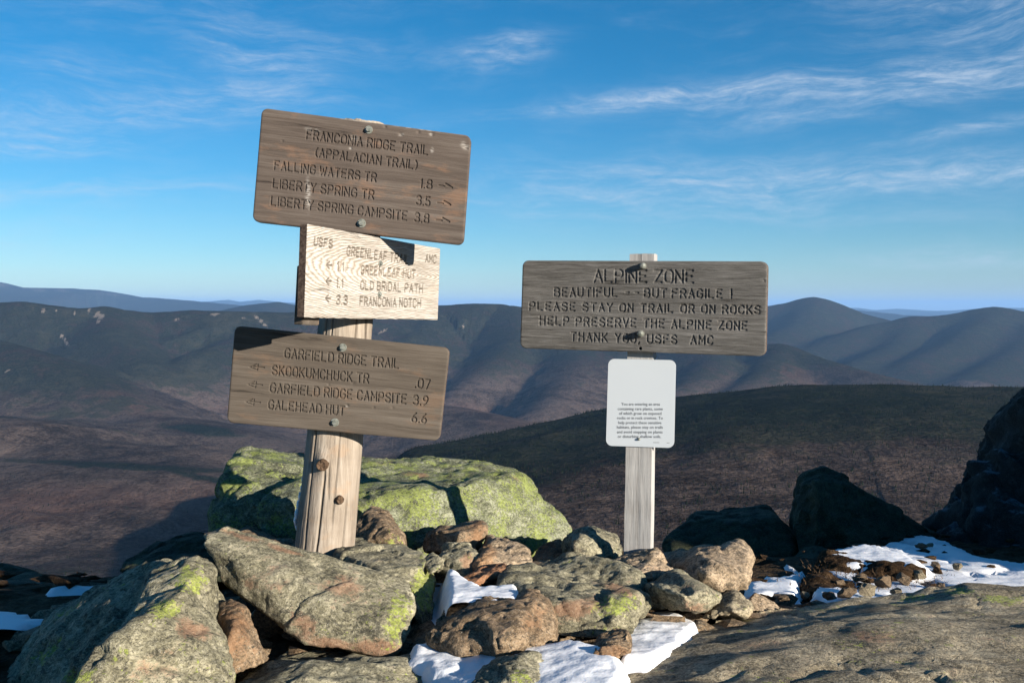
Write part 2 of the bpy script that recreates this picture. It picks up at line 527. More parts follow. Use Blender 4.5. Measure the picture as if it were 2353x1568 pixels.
def tree_stuff(name, P, hmin, hmax, wfac, mat, label):
    n = len(P)
    h = rs.uniform(hmin, hmax, n); w = h * wfac * rs.uniform(.7, 1.3, n)
    ang = rs.uniform(0, 6.28, n)
    vs = np.zeros((n, 4, 3)); vs[:, 0] = P; vs[:, 0, 2] += h
    vs[:, 0, :2] += rs.normal(0, .25, (n, 2))
    for k in range(3):
        a = ang + k * 2.094
        vs[:, k + 1, 0] = P[:, 0] + np.cos(a) * w; vs[:, k + 1, 1] = P[:, 1] + np.sin(a) * w; vs[:, k + 1, 2] = P[:, 2] - 2.0
    f = np.array([[0, 1, 2], [0, 2, 3], [0, 3, 1]])
    fs = (np.arange(n)[:, None, None] * 4 + f[None]).reshape(-1, 3)
    me = mesh_from(name, vs.reshape(-1, 3), fs, False)
    add_attr(me, 'rnd', np.repeat(rs.rand(n), 4))
    return link(name, me, mat, kind='stuff', label=label)


m, t, p = material('leafless_twigs')
finish(t, p, t.ramp(t.attr('rnd'), [(0, (.013, .010, .008)), (.7, (.030, .023, .019)), (1, (.055, .044, .037))]), .95, None, 0)
tree_stuff('bare_woods', tp[vis & ~isc], 1.6, 3.4, .24, m, 'leafless brown woodland covering the slopes below the summit')
m, t, p = material('evergreen_needles')
finish(t, p, t.ramp(t.attr('rnd'), [(0, (.004, .008, .004)), (1, (.017, .023, .011))]), .95, None, 0)
tree_stuff('evergreen_woods', tp[vis & isc], 2.2, 5.5, .26, m, 'dark evergreen woodland along the crest of the near spur')

# ------------------------------------------------------------ haze
m = bpy.data.materials.new('haze')
m.use_nodes = True
t = NT(m.node_tree); t.n.clear()
pv = t.node('ShaderNodeVolumePrincipled')
pv.inputs['Color'].default_value = (.29, .55, 1.0, 1)
pv.inputs['Density'].default_value = 2.2e-5
pv.inputs['Anisotropy'].default_value = 0.0
o_ = t.node('ShaderNodeOutputMaterial'); t.l.new(pv.outputs[0], o_.inputs['Volume'])
HAZE_MAT = m
bm = bmesh.new(); bmesh.ops.create_cube(bm, size=1)
me = bpy.data.meshes.new('haze'); bm.to_mesh(me); bm.free()
zmin, zmax = float(Z.min()) - 1.0, max(2.0, float(Z.max()) + 5)
hz = link('haze', me, m, kind='stuff', label='pale blue air between the summit and the far mountains')
hz.scale = (152000, 122000, zmax - zmin)
hz.location = (0, 50000, (zmax + zmin) / 2)
#--SPLIT--
# ------------------------------------------------------------ summit ground
def ground_z(x, y):
    z = np.interp(y, [0, 1.6, 2.2, 3.0, 3.6, 4.5, 6.2, 7.2, 9.5], [-.86, -.86, -.86, -.86, -.97, -1.12, -1.40, -1.85, -4.2])
    z = z + .02 * np.sin(x * 1.7 + 1) - .05 * sstep(-x, 1.2, 3.5) * sstep(y, 2, 4)
    z = z - .09 * sstep(x, .2, .8) * sstep(y, 2.2, 3.1) * sstep(-y, -4.6, -3.3)
    z = z - .24 * sstep(-x, .3, 1.5) * sstep(y, 3.4, 5.2)
    z = z - .30 * sstep(x, -1.5, -.3) * sstep(-x, -1.9, -1.1) * sstep(y, 4.3, 5.6)
    z = z - 2.2 * sstep(-x, 3.4 + .0 * x, 6.5) - .8 * sstep(x, 9, 14)
    return z


gx = np.linspace(-7, 15, 420); gy = np.concatenate([np.linspace(-9, 1.4, 60)[:-1], np.linspace(1.4, 7.5, 290)[:-1], np.linspace(7.5, 9.8, 14)])
GX, GY = np.meshgrid(gx, gy)
xx, yy = GX.ravel(), GY.ravel()
q = np.stack([xx, yy, 0 * xx], 1)
zz = ground_z(xx, yy) + .035 * fbm(q * 2.2, 5, 5) + .022 * facets(q * 7, 4) * .8
zz -= .0
gme = mesh_from('ground', np.stack([xx, yy, zz], 1), grid_faces(len(gy), len(gx)))
m, t, p = material('summit_gravel_and_turf')
c = t.coord('Object')
a1 = t.noise(c, 3, 6, .6); a2 = t.noise(c, 28, 6, .7); a3 = t.voro(c, 55)
colr = t.ramp(t.math('MULTIPLY_ADD', a2, .6, t.math('MULTIPLY', a1, .4)), [(.36, (.016, .012, .008)), (.5, (.055, .036, .020)), (.62, (.115, .080, .048)), (.75, (.19, .15, .11))])
finish(t, p, colr, .95, t.bump(t.math('ADD', a2, t.math('MULTIPLY', a3, .5)), .02, .9), .1)
link('ground', gme, m, kind='structure', label='brown gravel and turf between the summit rocks')


# ------------------------------------------------------------ rock materials
def rock_material(name, dark, mid, light, rust=(.17, .078, .042), rust_amt=.25, lichen=(.26, .30, .065), lich_amt=.1, speck=.5, streak=1.0, lscale=1.0, frost=False):
    m, t, p = material(name)
    c0 = t.coord('Object')
    c = t.mapping(c0, (1, 1, streak * 1.5), rot=(.5, .3, .2))
    big = t.noise(c, 4.5, 6, .62, .4)
    med = t.noise(c, 19, 7, .68, .3)
    fine = t.noise(c, 95, 5, .72)
    tiny = t.noise(c0, 330, 2, .6)
    v = t.math('ADD', t.math('MULTIPLY', big, .26), t.math('ADD', t.math('MULTIPLY', med, .32), t.math('MULTIPLY', fine, .42)))
    col = t.ramp(v, [(.40, tuple(x * .6 for x in dark)), (.50, mid), (.60, tuple(x * 1.15 for x in light))])
    # dark lichen crusts and pale mineral grains
    blk = t.step(t.noise(c, 11, 7, .75, .6), .56, .64)
    col = t.mix(t.math('MULTIPLY', blk, .72), col, (.026, .026, .022))
    spk = t.math('MAXIMUM', t.step(tiny, .60, .70), t.step(t.noise(c0, 130, 3, .8), .63, .70))
    col = t.mix(t.math('MULTIPLY', spk, speck * .85), col, (.50, .47, .40))
    dsp = t.step(t.noise(c0, 150, 4, .75), .46, .38)
    col = t.mix(t.math('MULTIPLY', dsp, .8), col, (.030, .028, .024))
    rm = t.math('ADD', t.math('MULTIPLY', t.noise(c, 6.5, 7, .7, .8), 1.0), t.math('MULTIPLY', t.attr('rust'), .46))
    rm = t.math('ADD', rm, t.math('MULTIPLY', t.math('SUBTRACT', fine, .5), .8))
    rm = t.math('ADD', rm, t.math('MULTIPLY', t.math('SUBTRACT', med, .5), 1.0))
    rm = t.step(rm, .70 - rust_amt * .35, .98 - rust_amt * .35)
    col = t.mix(t.math('MULTIPLY', rm, .62), col, t.mix(fine, rust, (min(1, rust[0] * 1.6), rust[1] * 1.8, rust[2] * 2.1)))
    # map lichen: crackled plates
    ln = t.math('ADD', t.noise(c0, 5.0 * lscale, 5, .6), t.math('MULTIPLY', t.attr('lichen'), .30))
    lf = t.noise(c0, 60 * lscale, 5, .72)
    cr = t.step(t.voro(c0, 70 * lscale, 'DISTANCE_TO_EDGE'), .02, .10)
    lm = t.step(t.math('ADD', ln, t.math('MULTIPLY', t.math('SUBTRACT', lf, .5), 1.15)), .74 - lich_amt * .5, .80 - lich_amt * .5)
    lm = t.math('MULTIPLY', lm, t.math('MULTIPLY_ADD', cr, .65, .35))
    lc = t.mix(t.step(fine, .35, .65), tuple(v_ * .68 for v_ in lichen), tuple(min(1, v_ * 1.18) for v_ in lichen))
    col = t.mix(t.math('MULTIPLY', lm, .9), col, lc)
    h = t.math('ADD', t.math('MULTIPLY', med, .26), t.math('ADD', t.math('MULTIPLY', fine, .46), t.math('MULTIPLY', tiny, .20)))
    if frost:
        nz_ = t.node('ShaderNodeSeparateXYZ'); t.put(nz_.inputs[0], t.node('ShaderNodeNewGeometry').outputs['Normal'])
        fm = t.step(t.math('ADD', t.math('MULTIPLY', nz_.outputs[2], .45), t.noise(c0, 7, 7, .75)), .84, 1.0)
        col = t.mix(t.math('MULTIPLY', fm, .6), col, (.16, .18, .21))
    h = t.math('ADD', h, t.math('MULTIPLY', lm, .05))
    h = t.math('SUBTRACT', h, t.math('MULTIPLY', t.step(t.voro(c, 15, 'DISTANCE_TO_EDGE'), .03, .0), .06))
    n = t.bump(h, .009, 1.0)
    t.put(p.inputs['Roughness'], t.math('MULTIPLY_ADD', spk, -.35, .86))
    t.put(p.inputs['Base Color'], col)
    t.put(p.inputs['Normal'], n)
    p.inputs['Specular IOR Level'].default_value = .28
    return m


GREY = rock_material('grey_green_schist', (.060, .056, .037), (.185, .170, .112), (.34, .315, .225), rust_amt=.18, lich_amt=.02)
BROWN = rock_material('brown_schist', (.050, .036, .022), (.160, .110, .065), (.31, .235, .155), rust=(.15, .070, .030), rust_amt=.42, lich_amt=-.12)
TAN = rock_material('tan_schist', (.090, .068, .046), (.25, .187, .122), (.42, .33, .235), rust=(.24, .12, .05), rust_amt=.30, lich_amt=-.2)
RUSTY = rock_material('rust_stained_schist', (.070, .032, .015), (.185, .085, .038), (.30, .17, .09), rust_amt=.6, lich_amt=-.2)
SLAB = rock_material('olive_speckled_schist', (.060, .052, .034), (.215, .180, .120), (.40, .345, .24), rust_amt=.22, lich_amt=.06, speck=.6)
LIME = rock_material('lichen_covered_schist', (.035, .040, .024), (.115, .125, .075), (.25, .26, .19), rust_amt=.08, lichen=(.205, .245, .062), lich_amt=.46, speck=.6, lscale=2.0)
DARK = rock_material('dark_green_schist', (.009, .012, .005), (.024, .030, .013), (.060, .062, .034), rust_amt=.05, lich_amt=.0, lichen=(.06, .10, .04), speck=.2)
BLACK = rock_material('black_frosted_schist', (.004, .0045, .0045), (.012, .012, .012), (.032, .033, .033), rust_amt=.02, lich_amt=-.2, speck=.15, frost=True)


# ------------------------------------------------------------ rocks
def hull_pts(front, thick=.25, shrink=.86, drop=0.0, ext=()):
    """front: (px, py, d) of the face towards us; the back is the same outline, smaller and deeper"""
    P = [V(*f) for f in front]
    cx = sum(f[0] for f in front) / len(front); cy = sum(f[1] for f in front) / len(front)
    for f in front:
        P.append(V(cx + (f[0] - cx) * shrink, cy + (f[1] - cy) * shrink, f[2] + thick))
    P += [Vector(e) for e in ext]
    return P


def few_planes(P, k):
    """the block with about k flat faces that wraps the points P"""
    b = bmesh.new()
    for v in P: b.verts.new(v)
    bmesh.ops.convex_hull(b, input=b.verts[:])
    N = np.array([f.normal[:] for f in b.faces]); A = np.array([f.calc_area() for f in b.faces]); b.free()
    C = np.array(P)
    cen = [N[A.argmax()]]
    while len(cen) < k:
        d_ = 1 - (N @ np.array(cen).T).max(1)
        cen.append(N[(d_ * A ** .6).argmax()])
    cen = np.array(cen)
    for _ in range(5):
        lab = (N @ cen.T).argmax(1)
        for i in range(k):
            w = (N[lab == i] * A[lab == i][:, None]).sum(0)
            if np.linalg.norm(w) > 1e-9: cen[i] = w / np.linalg.norm(w)
    g = C.mean(0); rad_ = np.abs(C - g).max() * 1.25
    b = bmesh.new(); bmesh.ops.create_cube(b, size=2 * rad_)
    for v in b.verts: v.co += Vector(g)
    ax6 = [np.array(a_, float) for a_ in ((1, 0, 0), (-1, 0, 0), (0, 1, 0), (0, -1, 0), (0, 0, 1), (0, 0, -1))]
    for n_ in list(cen) + ax6:
        h_ = ((C - g) @ n_).max() * .95
        bmesh.ops.bisect_plane(b, geom=b.verts[:] + b.edges[:] + b.faces[:], plane_co=Vector(g + n_ * h_), plane_no=Vector(n_), clear_outer=True)
        co_ = [v.co.copy() for v in b.verts]
        b.clear()
        for v in co_: b.verts.new(v)
        bmesh.ops.convex_hull(b, input=b.verts[:])
        for v in [v for v in b.verts if not v.link_faces]: b.verts.remove(v)
    out = [v.co.copy() for v in b.verts]
    b.free()
    return out


def dense(hulls, vox, chips=0, cd=.09, planes=0):
    bm = bmesh.new()
    for P in hulls:
        g_ = sum(P, Vector()) / len(P)
        P = [g_ + (v - g_) * 1.004 for v in P]
        if planes: P = few_planes(P, planes)
        vs = [bm.verts.new(v) for v in P]
        r = bmesh.ops.convex_hull(bm, input=vs, use_existing_faces=False)
        junk = [g for g in r['geom_interior'] + r['geom_unused'] if isinstance(g, bmesh.types.BMVert)]
        bmesh.ops.delete(bm, geom=list(set(junk)), context='VERTS')
        if chips:
            # knock flat flakes off the corners and edges
            mine = bm
            b2 = bmesh.new()
            for v in P: b2.verts.new(v)
            bmesh.ops.convex_hull(b2, input=b2.verts[:])
            for v in [v for v in b2.verts if not v.link_faces]: b2.verts.remove(v)
            for _ in range(chips):
                c_ = sum((v.co for v in b2.verts), Vector()) / len(b2.verts)
                n_ = Vector(rs_rock.normal(size=3)).normalized()
                h_ = max((v.co - c_).dot(n_) for v in b2.verts)
                bmesh.ops.bisect_plane(b2, geom=b2.verts[:] + b2.edges[:] + b2.faces[:], plane_co=c_ + n_ * h_ * (1 - rs_rock.uniform(.02, cd)), plane_no=n_, clear_outer=True)
                co_ = [v.co.copy() for v in b2.verts]
                b2.clear()
                for v in co_: b2.verts.new(v)
                bmesh.ops.convex_hull(b2, input=b2.verts[:])
                for v in [v for v in b2.verts if not v.link_faces]: b2.verts.remove(v)
            tmp_ = bpy.data.meshes.new('tmp'); b2.to_mesh(tmp_); b2.free()
            for v in vs:
                if v.is_valid: bm.verts.remove(v)
            bm.from_mesh(tmp_); bpy.data.meshes.remove(tmp_)
    me = bpy.data.meshes.new('tmp'); bm.to_mesh(me); bm.free()
    o = bpy.data.objects.new('tmp', me); COL.objects.link(o)
    md = o.modifiers.new('r', 'REMESH'); md.mode = 'VOXEL'; md.voxel_size = vox
    dg = bpy.context.evaluated_depsgraph_get()
    ev = o.evaluated_get(dg); m2 = ev.to_mesh()
    n = len(m2.vertices); co = np.empty(n * 3, np.float32); m2.vertices.foreach_get('co', co)
    nf = len(m2.polygons); tot = np.empty(nf, np.int32); m2.polygons.foreach_get('loop_total', tot)
    vi = np.empty(int(tot.sum()), np.int32); m2.loops.foreach_get('vertex_index', vi)
    fac = vi.reshape(-1, 4) if (tot == 4).all() else None
    ev.to_mesh_clear()
    bpy.data.objects.remove(o); bpy.data.meshes.remove(me)
    return co.reshape(-1, 3).astype(float), fac


def vnormals(co, f):
    a, b, c, d = (co[f[:, i]] for i in range(4))
    fn = np.cross(c - a, d - b)
    n = np.zeros_like(co)
    for i in range(4):
        for k in range(3):
            n[:, k] += np.bincount(f[:, i], fn[:, k], len(co))
    return n / np.maximum(np.linalg.norm(n, axis=1), 1e-12)[:, None]


def relax(co, f, it, lam=.5):
    e = np.concatenate([f[:, [0, 1]], f[:, [1, 2]], f[:, [2, 3]], f[:, [3, 0]]])
    cnt = np.bincount(e[:, 0], minlength=len(co)) + np.bincount(e[:, 1], minlength=len(co))
    for _ in range(it):
        s = np.stack([np.bincount(e[:, 0], co[e[:, 1], k], len(co)) + np.bincount(e[:, 1], co[e[:, 0], k], len(co)) for k in range(3)], 1)
        co = co + lam * (s / np.maximum(cnt, 1)[:, None] - co)
    return co


SEED = [11]
rs_rock = np.random.RandomState(5)


def rock(name, label, mat, hulls, vox=.007, rnd=4, big=.02, fac=.012, small=.004, fs=.12, lichen=(), rust=(), strata=0.0, cat='rock', kind=None, group=None, parent=None, drop=0, chips=4, cd=.10, planes=10):
    SEED[0] += 1
    sd = SEED[0]
    if isinstance(hulls[0], (Vector, tuple)): hulls = [hulls]
    co, f = dense([[Vector(v) for v in h] for h in hulls], vox, chips, cd, planes)
    sil = co.copy()
    co = relax(co, f, 1)
    n = vnormals(co, f)
    p = co
    ph = rs_rock.normal(size=(3, 3)); ph, _ = np.linalg.qr(ph)
    pr = (p @ ph) * np.array([1, 1.0, 1.9])                    # fracture planes have a grain
    wp = fbm(p / fs, 3, sd + 3)[:, None] * np.array([.35, .25, .3])
    dsp = fac * .15 + big * .30 * fbm(p / (fs * 2.2), 3, sd) + fac * .62 * facets(pr / (fs * 2.3) + wp, sd) \
        + fac * .26 * facets(pr / (fs * .8) + wp, sd + 1) + fac * .07 * facets(pr / (fs * .3) + wp * 2, sd + 2) + small * .38 * fbm(p / (fs * .2), 4, sd + 5, .6)
    lg = fbm(pr / (fs * 3.2) + wp * .6 + 7, 3, sd + 21)
    dsp += fac * .36 * (np.tanh(lg * 26) + np.tanh((lg - .17) * 30) + np.tanh((lg + .16) * 30)) / 1.6
    cn = fbm(pr / (fs * 2.6) + wp, 4, sd + 7)
    dsp -= fac * .55 * np.exp(-(cn / .016) ** 2) * sstep(fbm(p / (fs * 2), 2, sd + 9), -.1, .2)
    if strata:
        ax = np.array([.25, .2, .95]); ax /= np.linalg.norm(ax)
        s = (p @ ax) / .030 + 1.2 * fbm(p / .25, 3, sd + 8)
        fr = s - np.floor(s)
        dsp += strata * (np.minimum(fr, .5) * 2 - .5) * (.5 + fbm(p / .12, 2, sd + 4))
    dsp -= small * .9 * np.maximum(0, fbm(p / (fs * .5), 3, sd + 12, .5, True) - .62) * 4
    co = co + n * dsp[:, None]
    co = relax(co, f, 1, .22)
    base = np.array([co[:, 0].mean(), co[:, 1].mean(), co[:, 2].min()])
    me = mesh_from(name, co - base, f)
    me.polygons.foreach_set('use_smooth', [True] * len(me.polygons))
    px, py = project(co)
    add_attr(me, 'lichen', blob(px, py, lichen)); add_attr(me, 'rust', blob(px, py, rust))
    o = link(name, me, mat, parent, label, cat if not kind else None, kind, group)
    o.location = base
    return o


# the tilted slab under the signpost
rock('rock', 'big tilted grey slab with a rust red upper edge below the left signpost', GREY,
     hull_pts([(455, 1212, 2.52), (500, 1208, 2.56), (560, 1222, 2.56), (760, 1282, 2.56), (900, 1325, 2.54), (950, 1342, 2.50), (967, 1372, 2.44), (952, 1430, 2.34), (922, 1500, 2.26), (905, 1514, 2.25),
                (800, 1502, 2.25), (690, 1478, 2.28), (590, 1400, 2.36), (520, 1350, 2.42), (480, 1290, 2.46), (458, 1240, 2.48), (700, 1360, 2.36), (850, 1420, 2.27)], .14, .90),
     vox=.0065, rnd=3, big=.018, fac=.011, small=.004, fs=.14, lichen=[(920, 1385, 35, 40, 0, .9), (905, 1330, 30, 14, 0, .6), (905, 1440, 18, 40, 0, .8)],
     rust=[(470, 1215, 30, 12), (560, 1232, 60, 8, 16), (650, 1262, 60, 6, 16), (700, 1440, 50, 30, 30), (860, 1490, 70, 26, 0), (760, 1480, 60, 20, 10), (790, 1340, 60, 40, 0, .6), (600, 1340, 60, 30, 0, .4)], planes=14, chips=7, cd=.07, group='rocks of the cairn')
# left lichen boulder
rock('boulder', 'large pointed boulder with bright yellow lichen at the left corner', GREY,
     [hull_pts([(487, 1300, 2.30), (465, 1285, 2.30), (400, 1286, 2.28), (345, 1306, 2.26), (430, 1330, 2.12), (470, 1350, 2.18), (455, 1395, 2.12), (360, 1400, 1.99), (295, 1455, 1.90), (240, 1525, 1.84), (470, 1470, 2.02), (522, 1530, 1.96), (530, 1640, 1.85), (150, 1660, 1.75)], .30, .82),
      hull_pts([(400, 1288, 2.36), (330, 1308, 2.44), (240, 1342, 2.50), (180, 1378, 2.55), (100, 1422, 2.55), (42, 1492, 2.50), (5, 1575, 2.40), (-40, 1700, 2.3), (300, 1440, 2.00), (230, 1530, 1.92), (300, 1680, 1.86)], .16, .9)],
     vox=.0075, rnd=4, big=.034, fac=.022, small=.005, strata=.004,
     lichen=[(440, 1335, 42, 40, 0, 1), (380, 1400, 60, 26, -25, .95), (340, 1430, 30, 30, 0, .6), (130, 1500, 60, 30, -30, .85), (170, 1555, 60, 30, 0, .7), (270, 1345, 60, 12, -25, .8), (150, 1405, 50, 10, -30, .8), (280, 1500, 30, 20, 0, .5)],
     rust=[(440, 1450, 50, 30, 0, .7), (370, 1500, 50, 12, -10, .8), (350, 1540, 60, 26, 0, .5)], planes=0, chips=7, cd=.07, group='rocks of the cairn')
rock('rock', 'small upright brown rock wedged in the dark gap by the lichen boulder', BROWN,
     hull_pts([(497, 1412, 2.24), (512, 1392, 2.26), (540, 1384, 2.26), (562, 1392, 2.24), (578, 1430, 2.22), (600, 1480, 2.18), (617, 1517, 2.14), (590, 1530, 2.10), (545, 1540, 2.06), (525, 1520, 2.08), (505, 1470, 2.14), (545, 1450, 2.10)], .14, .85),
     vox=.005, rnd=3, big=.012, fac=.010, fs=.07, rust=[(530, 1450, 40, 80, 0, .7)], group='rocks of the cairn')
rock('rock', 'low grey rock along the bottom edge below the tilted slab', GREY,
     hull_pts([(555, 1545, 2.16), (590, 1528, 2.22), (650, 1515, 2.26), (780, 1512, 2.28), (900, 1516, 2.26), (990, 1535, 2.2), (1050, 1566, 2.12), (1100, 1640, 1.95), (480, 1640, 1.95), (700, 1560, 1.98), (880, 1565, 1.98)], .2, .85),
     vox=.007, rnd=4, big=.02, fac=.014, lichen=[(900, 1545, 70, 20, 0, .3)], group='rocks of the cairn')
rock('rock', 'flat topped grey rock with a lichen green end right of the log post foot', GREY,
     [hull_pts([(768, 1264, 2.86), (800, 1249, 2.98), (890, 1247, 3.0), (955, 1257, 2.95), (990, 1284, 2.82), (960, 1312, 2.66), (900, 1318, 2.62), (800, 1285, 2.78), (820, 1330, 2.72), (930, 1380, 2.62)], .12, .9),
      hull_pts([(905, 1300, 2.66), (975, 1288, 2.80), (1000, 1320, 2.72), (1004, 1375, 2.62), (992, 1420, 2.55), (962, 1442, 2.50), (940, 1400, 2.52), (950, 1350, 2.56)], .16, .85)],
     vox=.006, rnd=4, big=.014, fac=.012, lichen=[(975, 1340, 34, 70, 0, 1), (900, 1290, 60, 14, 20, .4)], group='rocks of the cairn')
# big lichen boulder behind the post
rock('boulder', 'huge flat topped boulder covered in lime green lichen behind the log post', LIME,
     [hull_pts([(700, 1175, 3.50), (820, 1150, 3.54), (990, 1128, 3.60), (1030, 1122, 3.64), (1120, 1106, 3.80), (1200, 1093, 4.02), (1218, 1106, 4.04), (1238, 1150, 4.0), (1262, 1230, 3.94), (860, 1290, 3.44), (700, 1290, 3.44), (1010, 1290, 3.52)], .02, .97,
                ext=[V(690, 1046, 4.6), V(830, 1042, 4.7), V(1000, 1058, 4.75), V(1120, 1070, 4.7), V(1188, 1084, 4.6), V(1000, 1200, 4.7)]),
      hull_pts([(1120, 1160, 3.90), (1235, 1150, 4.06), (1282, 1180, 4.0), (1306, 1216, 3.98), (1290, 1250, 3.9), (1180, 1285, 3.75), (1040, 1290, 3.62), (1110, 1190, 3.78)], .5, .9),
      hull_pts([(520, 1100, 3.66), (532, 1066, 3.76), (556, 1040, 4.0), (640, 1040, 4.1), (700, 1046, 4.2), (690, 1120, 3.6), (600, 1125, 3.5), (560, 1110, 3.55)], .4, .9),
      hull_pts([(498, 1128, 3.55), (512, 1098, 3.6), (560, 1092, 3.6), (600, 1105, 3.55), (590, 1160, 3.42), (520, 1165, 3.45)], .3, .85),
      hull_pts([(478, 1178, 3.45), (492, 1150, 3.5), (560, 1150, 3.45), (650, 1150, 3.45), (700, 1290, 3.35), (560, 1290, 3.35), (482, 1228, 3.42)], .5, .9),
      hull_pts([(578, 1190, 3.24), (592, 1145, 3.30), (640, 1110, 3.38), (700, 1088, 3.46), (770, 1120, 3.4), (740, 1250, 3.22), (610, 1240, 3.22), (660, 1150, 3.24)], .3, .9)],
     vox=.011, rnd=3, big=.022, fac=.024, small=.010, fs=.20, chips=0, planes=0,
     rust=[(960, 1090, 60, 7, 5, .8), (870, 1062, 70, 6, 0, .6), (1180, 1095, 30, 6, 20, .5), (1270, 1185, 20, 6, 30, .6)], cat='boulder')
rock('rock', 'dark streaked rock between the log post and the lime boulder', BROWN,
     hull_pts([(815, 1262, 3.12), (812, 1220, 3.18), (835, 1184, 3.26), (870, 1180, 3.28), (900, 1195, 3.24), (925, 1235, 3.16), (930, 1262, 3.1), (870, 1240, 3.04)], .18, .85),
     vox=.006, big=.016, fac=.014, fs=.08, lichen=[(900, 1240, 30, 30, 0, .6)], group='rocks of the cairn')
rock('rock', 'shadowed brown rock with a square top against the lime boulder', BROWN,
     hull_pts([(968, 1262, 3.12), (975, 1225, 3.14), (1000, 1211, 3.18), (1060, 1208, 3.18), (1110, 1207, 3.14), (1108, 1240, 3.08), (1092, 1285, 3.0), (1030, 1280, 3.0), (1060, 1230, 3.02)], .2, .85),
     vox=.006, big=.014, fac=.016, fs=.08, rust=[(1095, 1235, 20, 40, 0, .6)], group='rocks of the cairn')
rock('rock', 'rounded grey rock with an orange corner behind the small snow patch', GREY,
     hull_pts([(1002, 1295, 2.90), (1012, 1268, 2.94), (1040, 1252, 2.98), (1078, 1252, 2.96), (1100, 1275, 2.88), (1088, 1312, 2.8), (1060, 1322, 2.78), (1015, 1312, 2.82), (1050, 1285, 2.80)], .16, .85),
     vox=.005, big=.012, fac=.012, fs=.07, rust=[(1075, 1290, 20, 25, 0, 1)], group='rocks of the cairn')
rock('rock', 'small grey stone touching the flat topped rock beside snow', GREY,
     hull_pts([(968, 1300, 2.74), (975, 1278, 2.78), (995, 1268, 2.8), (1014, 1280, 2.76), (1014, 1305, 2.7), (990, 1318, 2.68)], .12, .8), vox=.005, big=.008, fac=.008, fs=.06, group='rocks of the cairn')
rock('rock', 'angular tan rock with a dark left face behind the rusty wedge', TAN,
     hull_pts([(1092, 1300, 2.90), (1105, 1265, 2.96), (1142, 1240, 2.98), (1185, 1255, 2.95), (1212, 1272, 2.90), (1222, 1300, 2.82), (1180, 1330, 2.76), (1110, 1335, 2.76), (1160, 1290, 2.80), (1125, 1300, 2.80)], .15, .85),
     vox=.005, rnd=2, big=.012, fac=.014, fs=.08, rust=[(1110, 1275, 25, 40, 0, 1)], group='rocks of the cairn')
rock('rock', 'thin rust brown wedge of rock leaning over the small snow patch', RUSTY,
     hull_pts([(1052, 1330, 2.64), (1075, 1315, 2.70), (1110, 1297, 2.74), (1165, 1288, 2.74), (1172, 1308, 2.70), (1140, 1330, 2.66), (1085, 1352, 2.60), (1100, 1325, 2.62)], .10, .85),
     vox=.004, rnd=2, big=.008, fac=.008, fs=.06, group='rocks of the cairn')
rock('stone', 'tiny rusty stone poking out of the small snow patch', RUSTY,
     hull_pts([(1056, 1368, 2.56), (1060, 1348, 2.58), (1078, 1342, 2.58), (1080, 1362, 2.55), (1076, 1376, 2.53), (1060, 1374, 2.54)], .05, .8), vox=.003, rnd=2, big=.004, fac=.005, fs=.04, cat='stone')
rock('boulder', 'wide grey boulder with a rusty cleft in the middle of the pile', GREY,
     hull_pts([(1152, 1328, 2.66), (1175, 1318, 2.72), (1240, 1298, 2.84), (1320, 1290, 2.88), (1400, 1300, 2.84), (1445, 1318, 2.76), (1490, 1342, 2.66), (1497, 1390, 2.52), (1450, 1438, 2.40), (1395, 1464, 2.34), (1340, 1472, 2.32), (1268, 1462, 2.34), (1190, 1400, 2.46), (1260, 1330, 2.62), (1400, 1330, 2.60), (1450, 1372, 2.44), (1290, 1392, 2.36), (1390, 1440, 2.32)], .14, .88),
     planes=0, chips=7, cd=.13, vox=.0065, rnd=5, big=.030, fac=.024, small=.006, strata=.005, lichen=[(1420, 1385, 50, 26, 0, .9), (1390, 1400, 60, 20, 0, .5), (1400, 1450, 60, 14, 0, .4)],
     rust=[(1330, 1395, 80, 22, -12, 1), (1420, 1352, 50, 14, 20, .8), (1300, 1430, 60, 14, 0, .4)], cat='boulder')
rock('boulder', 'brown angular boulder ringed by snow at the front centre', BROWN,
     hull_pts([(998, 1412, 2.32), (1010, 1392, 2.40), (1050, 1380, 2.46), (1150, 1372, 2.50), (1235, 1370, 2.48), (1258, 1392, 2.42), (1266, 1440, 2.30), (1272, 1472, 2.24), (1232, 1490, 2.20), (1130, 1506, 2.16), (1030, 1506, 2.18), (998, 1478, 2.22), (1020, 1400, 2.34), (1200, 1385, 2.30), (1190, 1470, 2.12), (1080, 1490, 2.14)], .14, .88),
     planes=0, chips=7, cd=.13, vox=.006, rnd=3, big=.020, fac=.022, small=.005, strata=.004, rust=[(1225, 1420, 30, 50, 20, .3)], lichen=[(1060, 1440, 50, 40, 0, .3)], cat='boulder')
rock('rock', 'tan brown rock at the foot of the white square post', TAN,
     hull_pts([(1398, 1292, 2.92), (1430, 1280, 2.95), (1480, 1276, 2.95), (1512, 1264, 2.95), (1528, 1285, 2.9), (1545, 1312, 2.84), (1500, 1330, 2.76), (1440, 1322, 2.76), (1480, 1300, 2.8)], .16, .85),
     vox=.005, rnd=3, big=.014, fac=.014, fs=.08, group='rocks of the cairn')
rock('boulder', 'big tan blocky boulder catching the sun right of the square post', TAN,
     hull_pts([(1552, 1298, 3.05), (1575, 1280, 3.1), (1602, 1266, 3.14), (1655, 1254, 3.16), (1705, 1250, 3.12), (1724, 1272, 3.02), (1722, 1300, 2.92), (1700, 1345, 2.80), (1655, 1368, 2.74), (1600, 1340, 2.86), (1555, 1320, 2.98), (1670, 1268, 2.98), (1648, 1330, 2.74), (1620, 1270, 3.05)], .25, .85),
     vox=.007, rnd=3, big=.024, fac=.022, small=.004, cat='boulder')
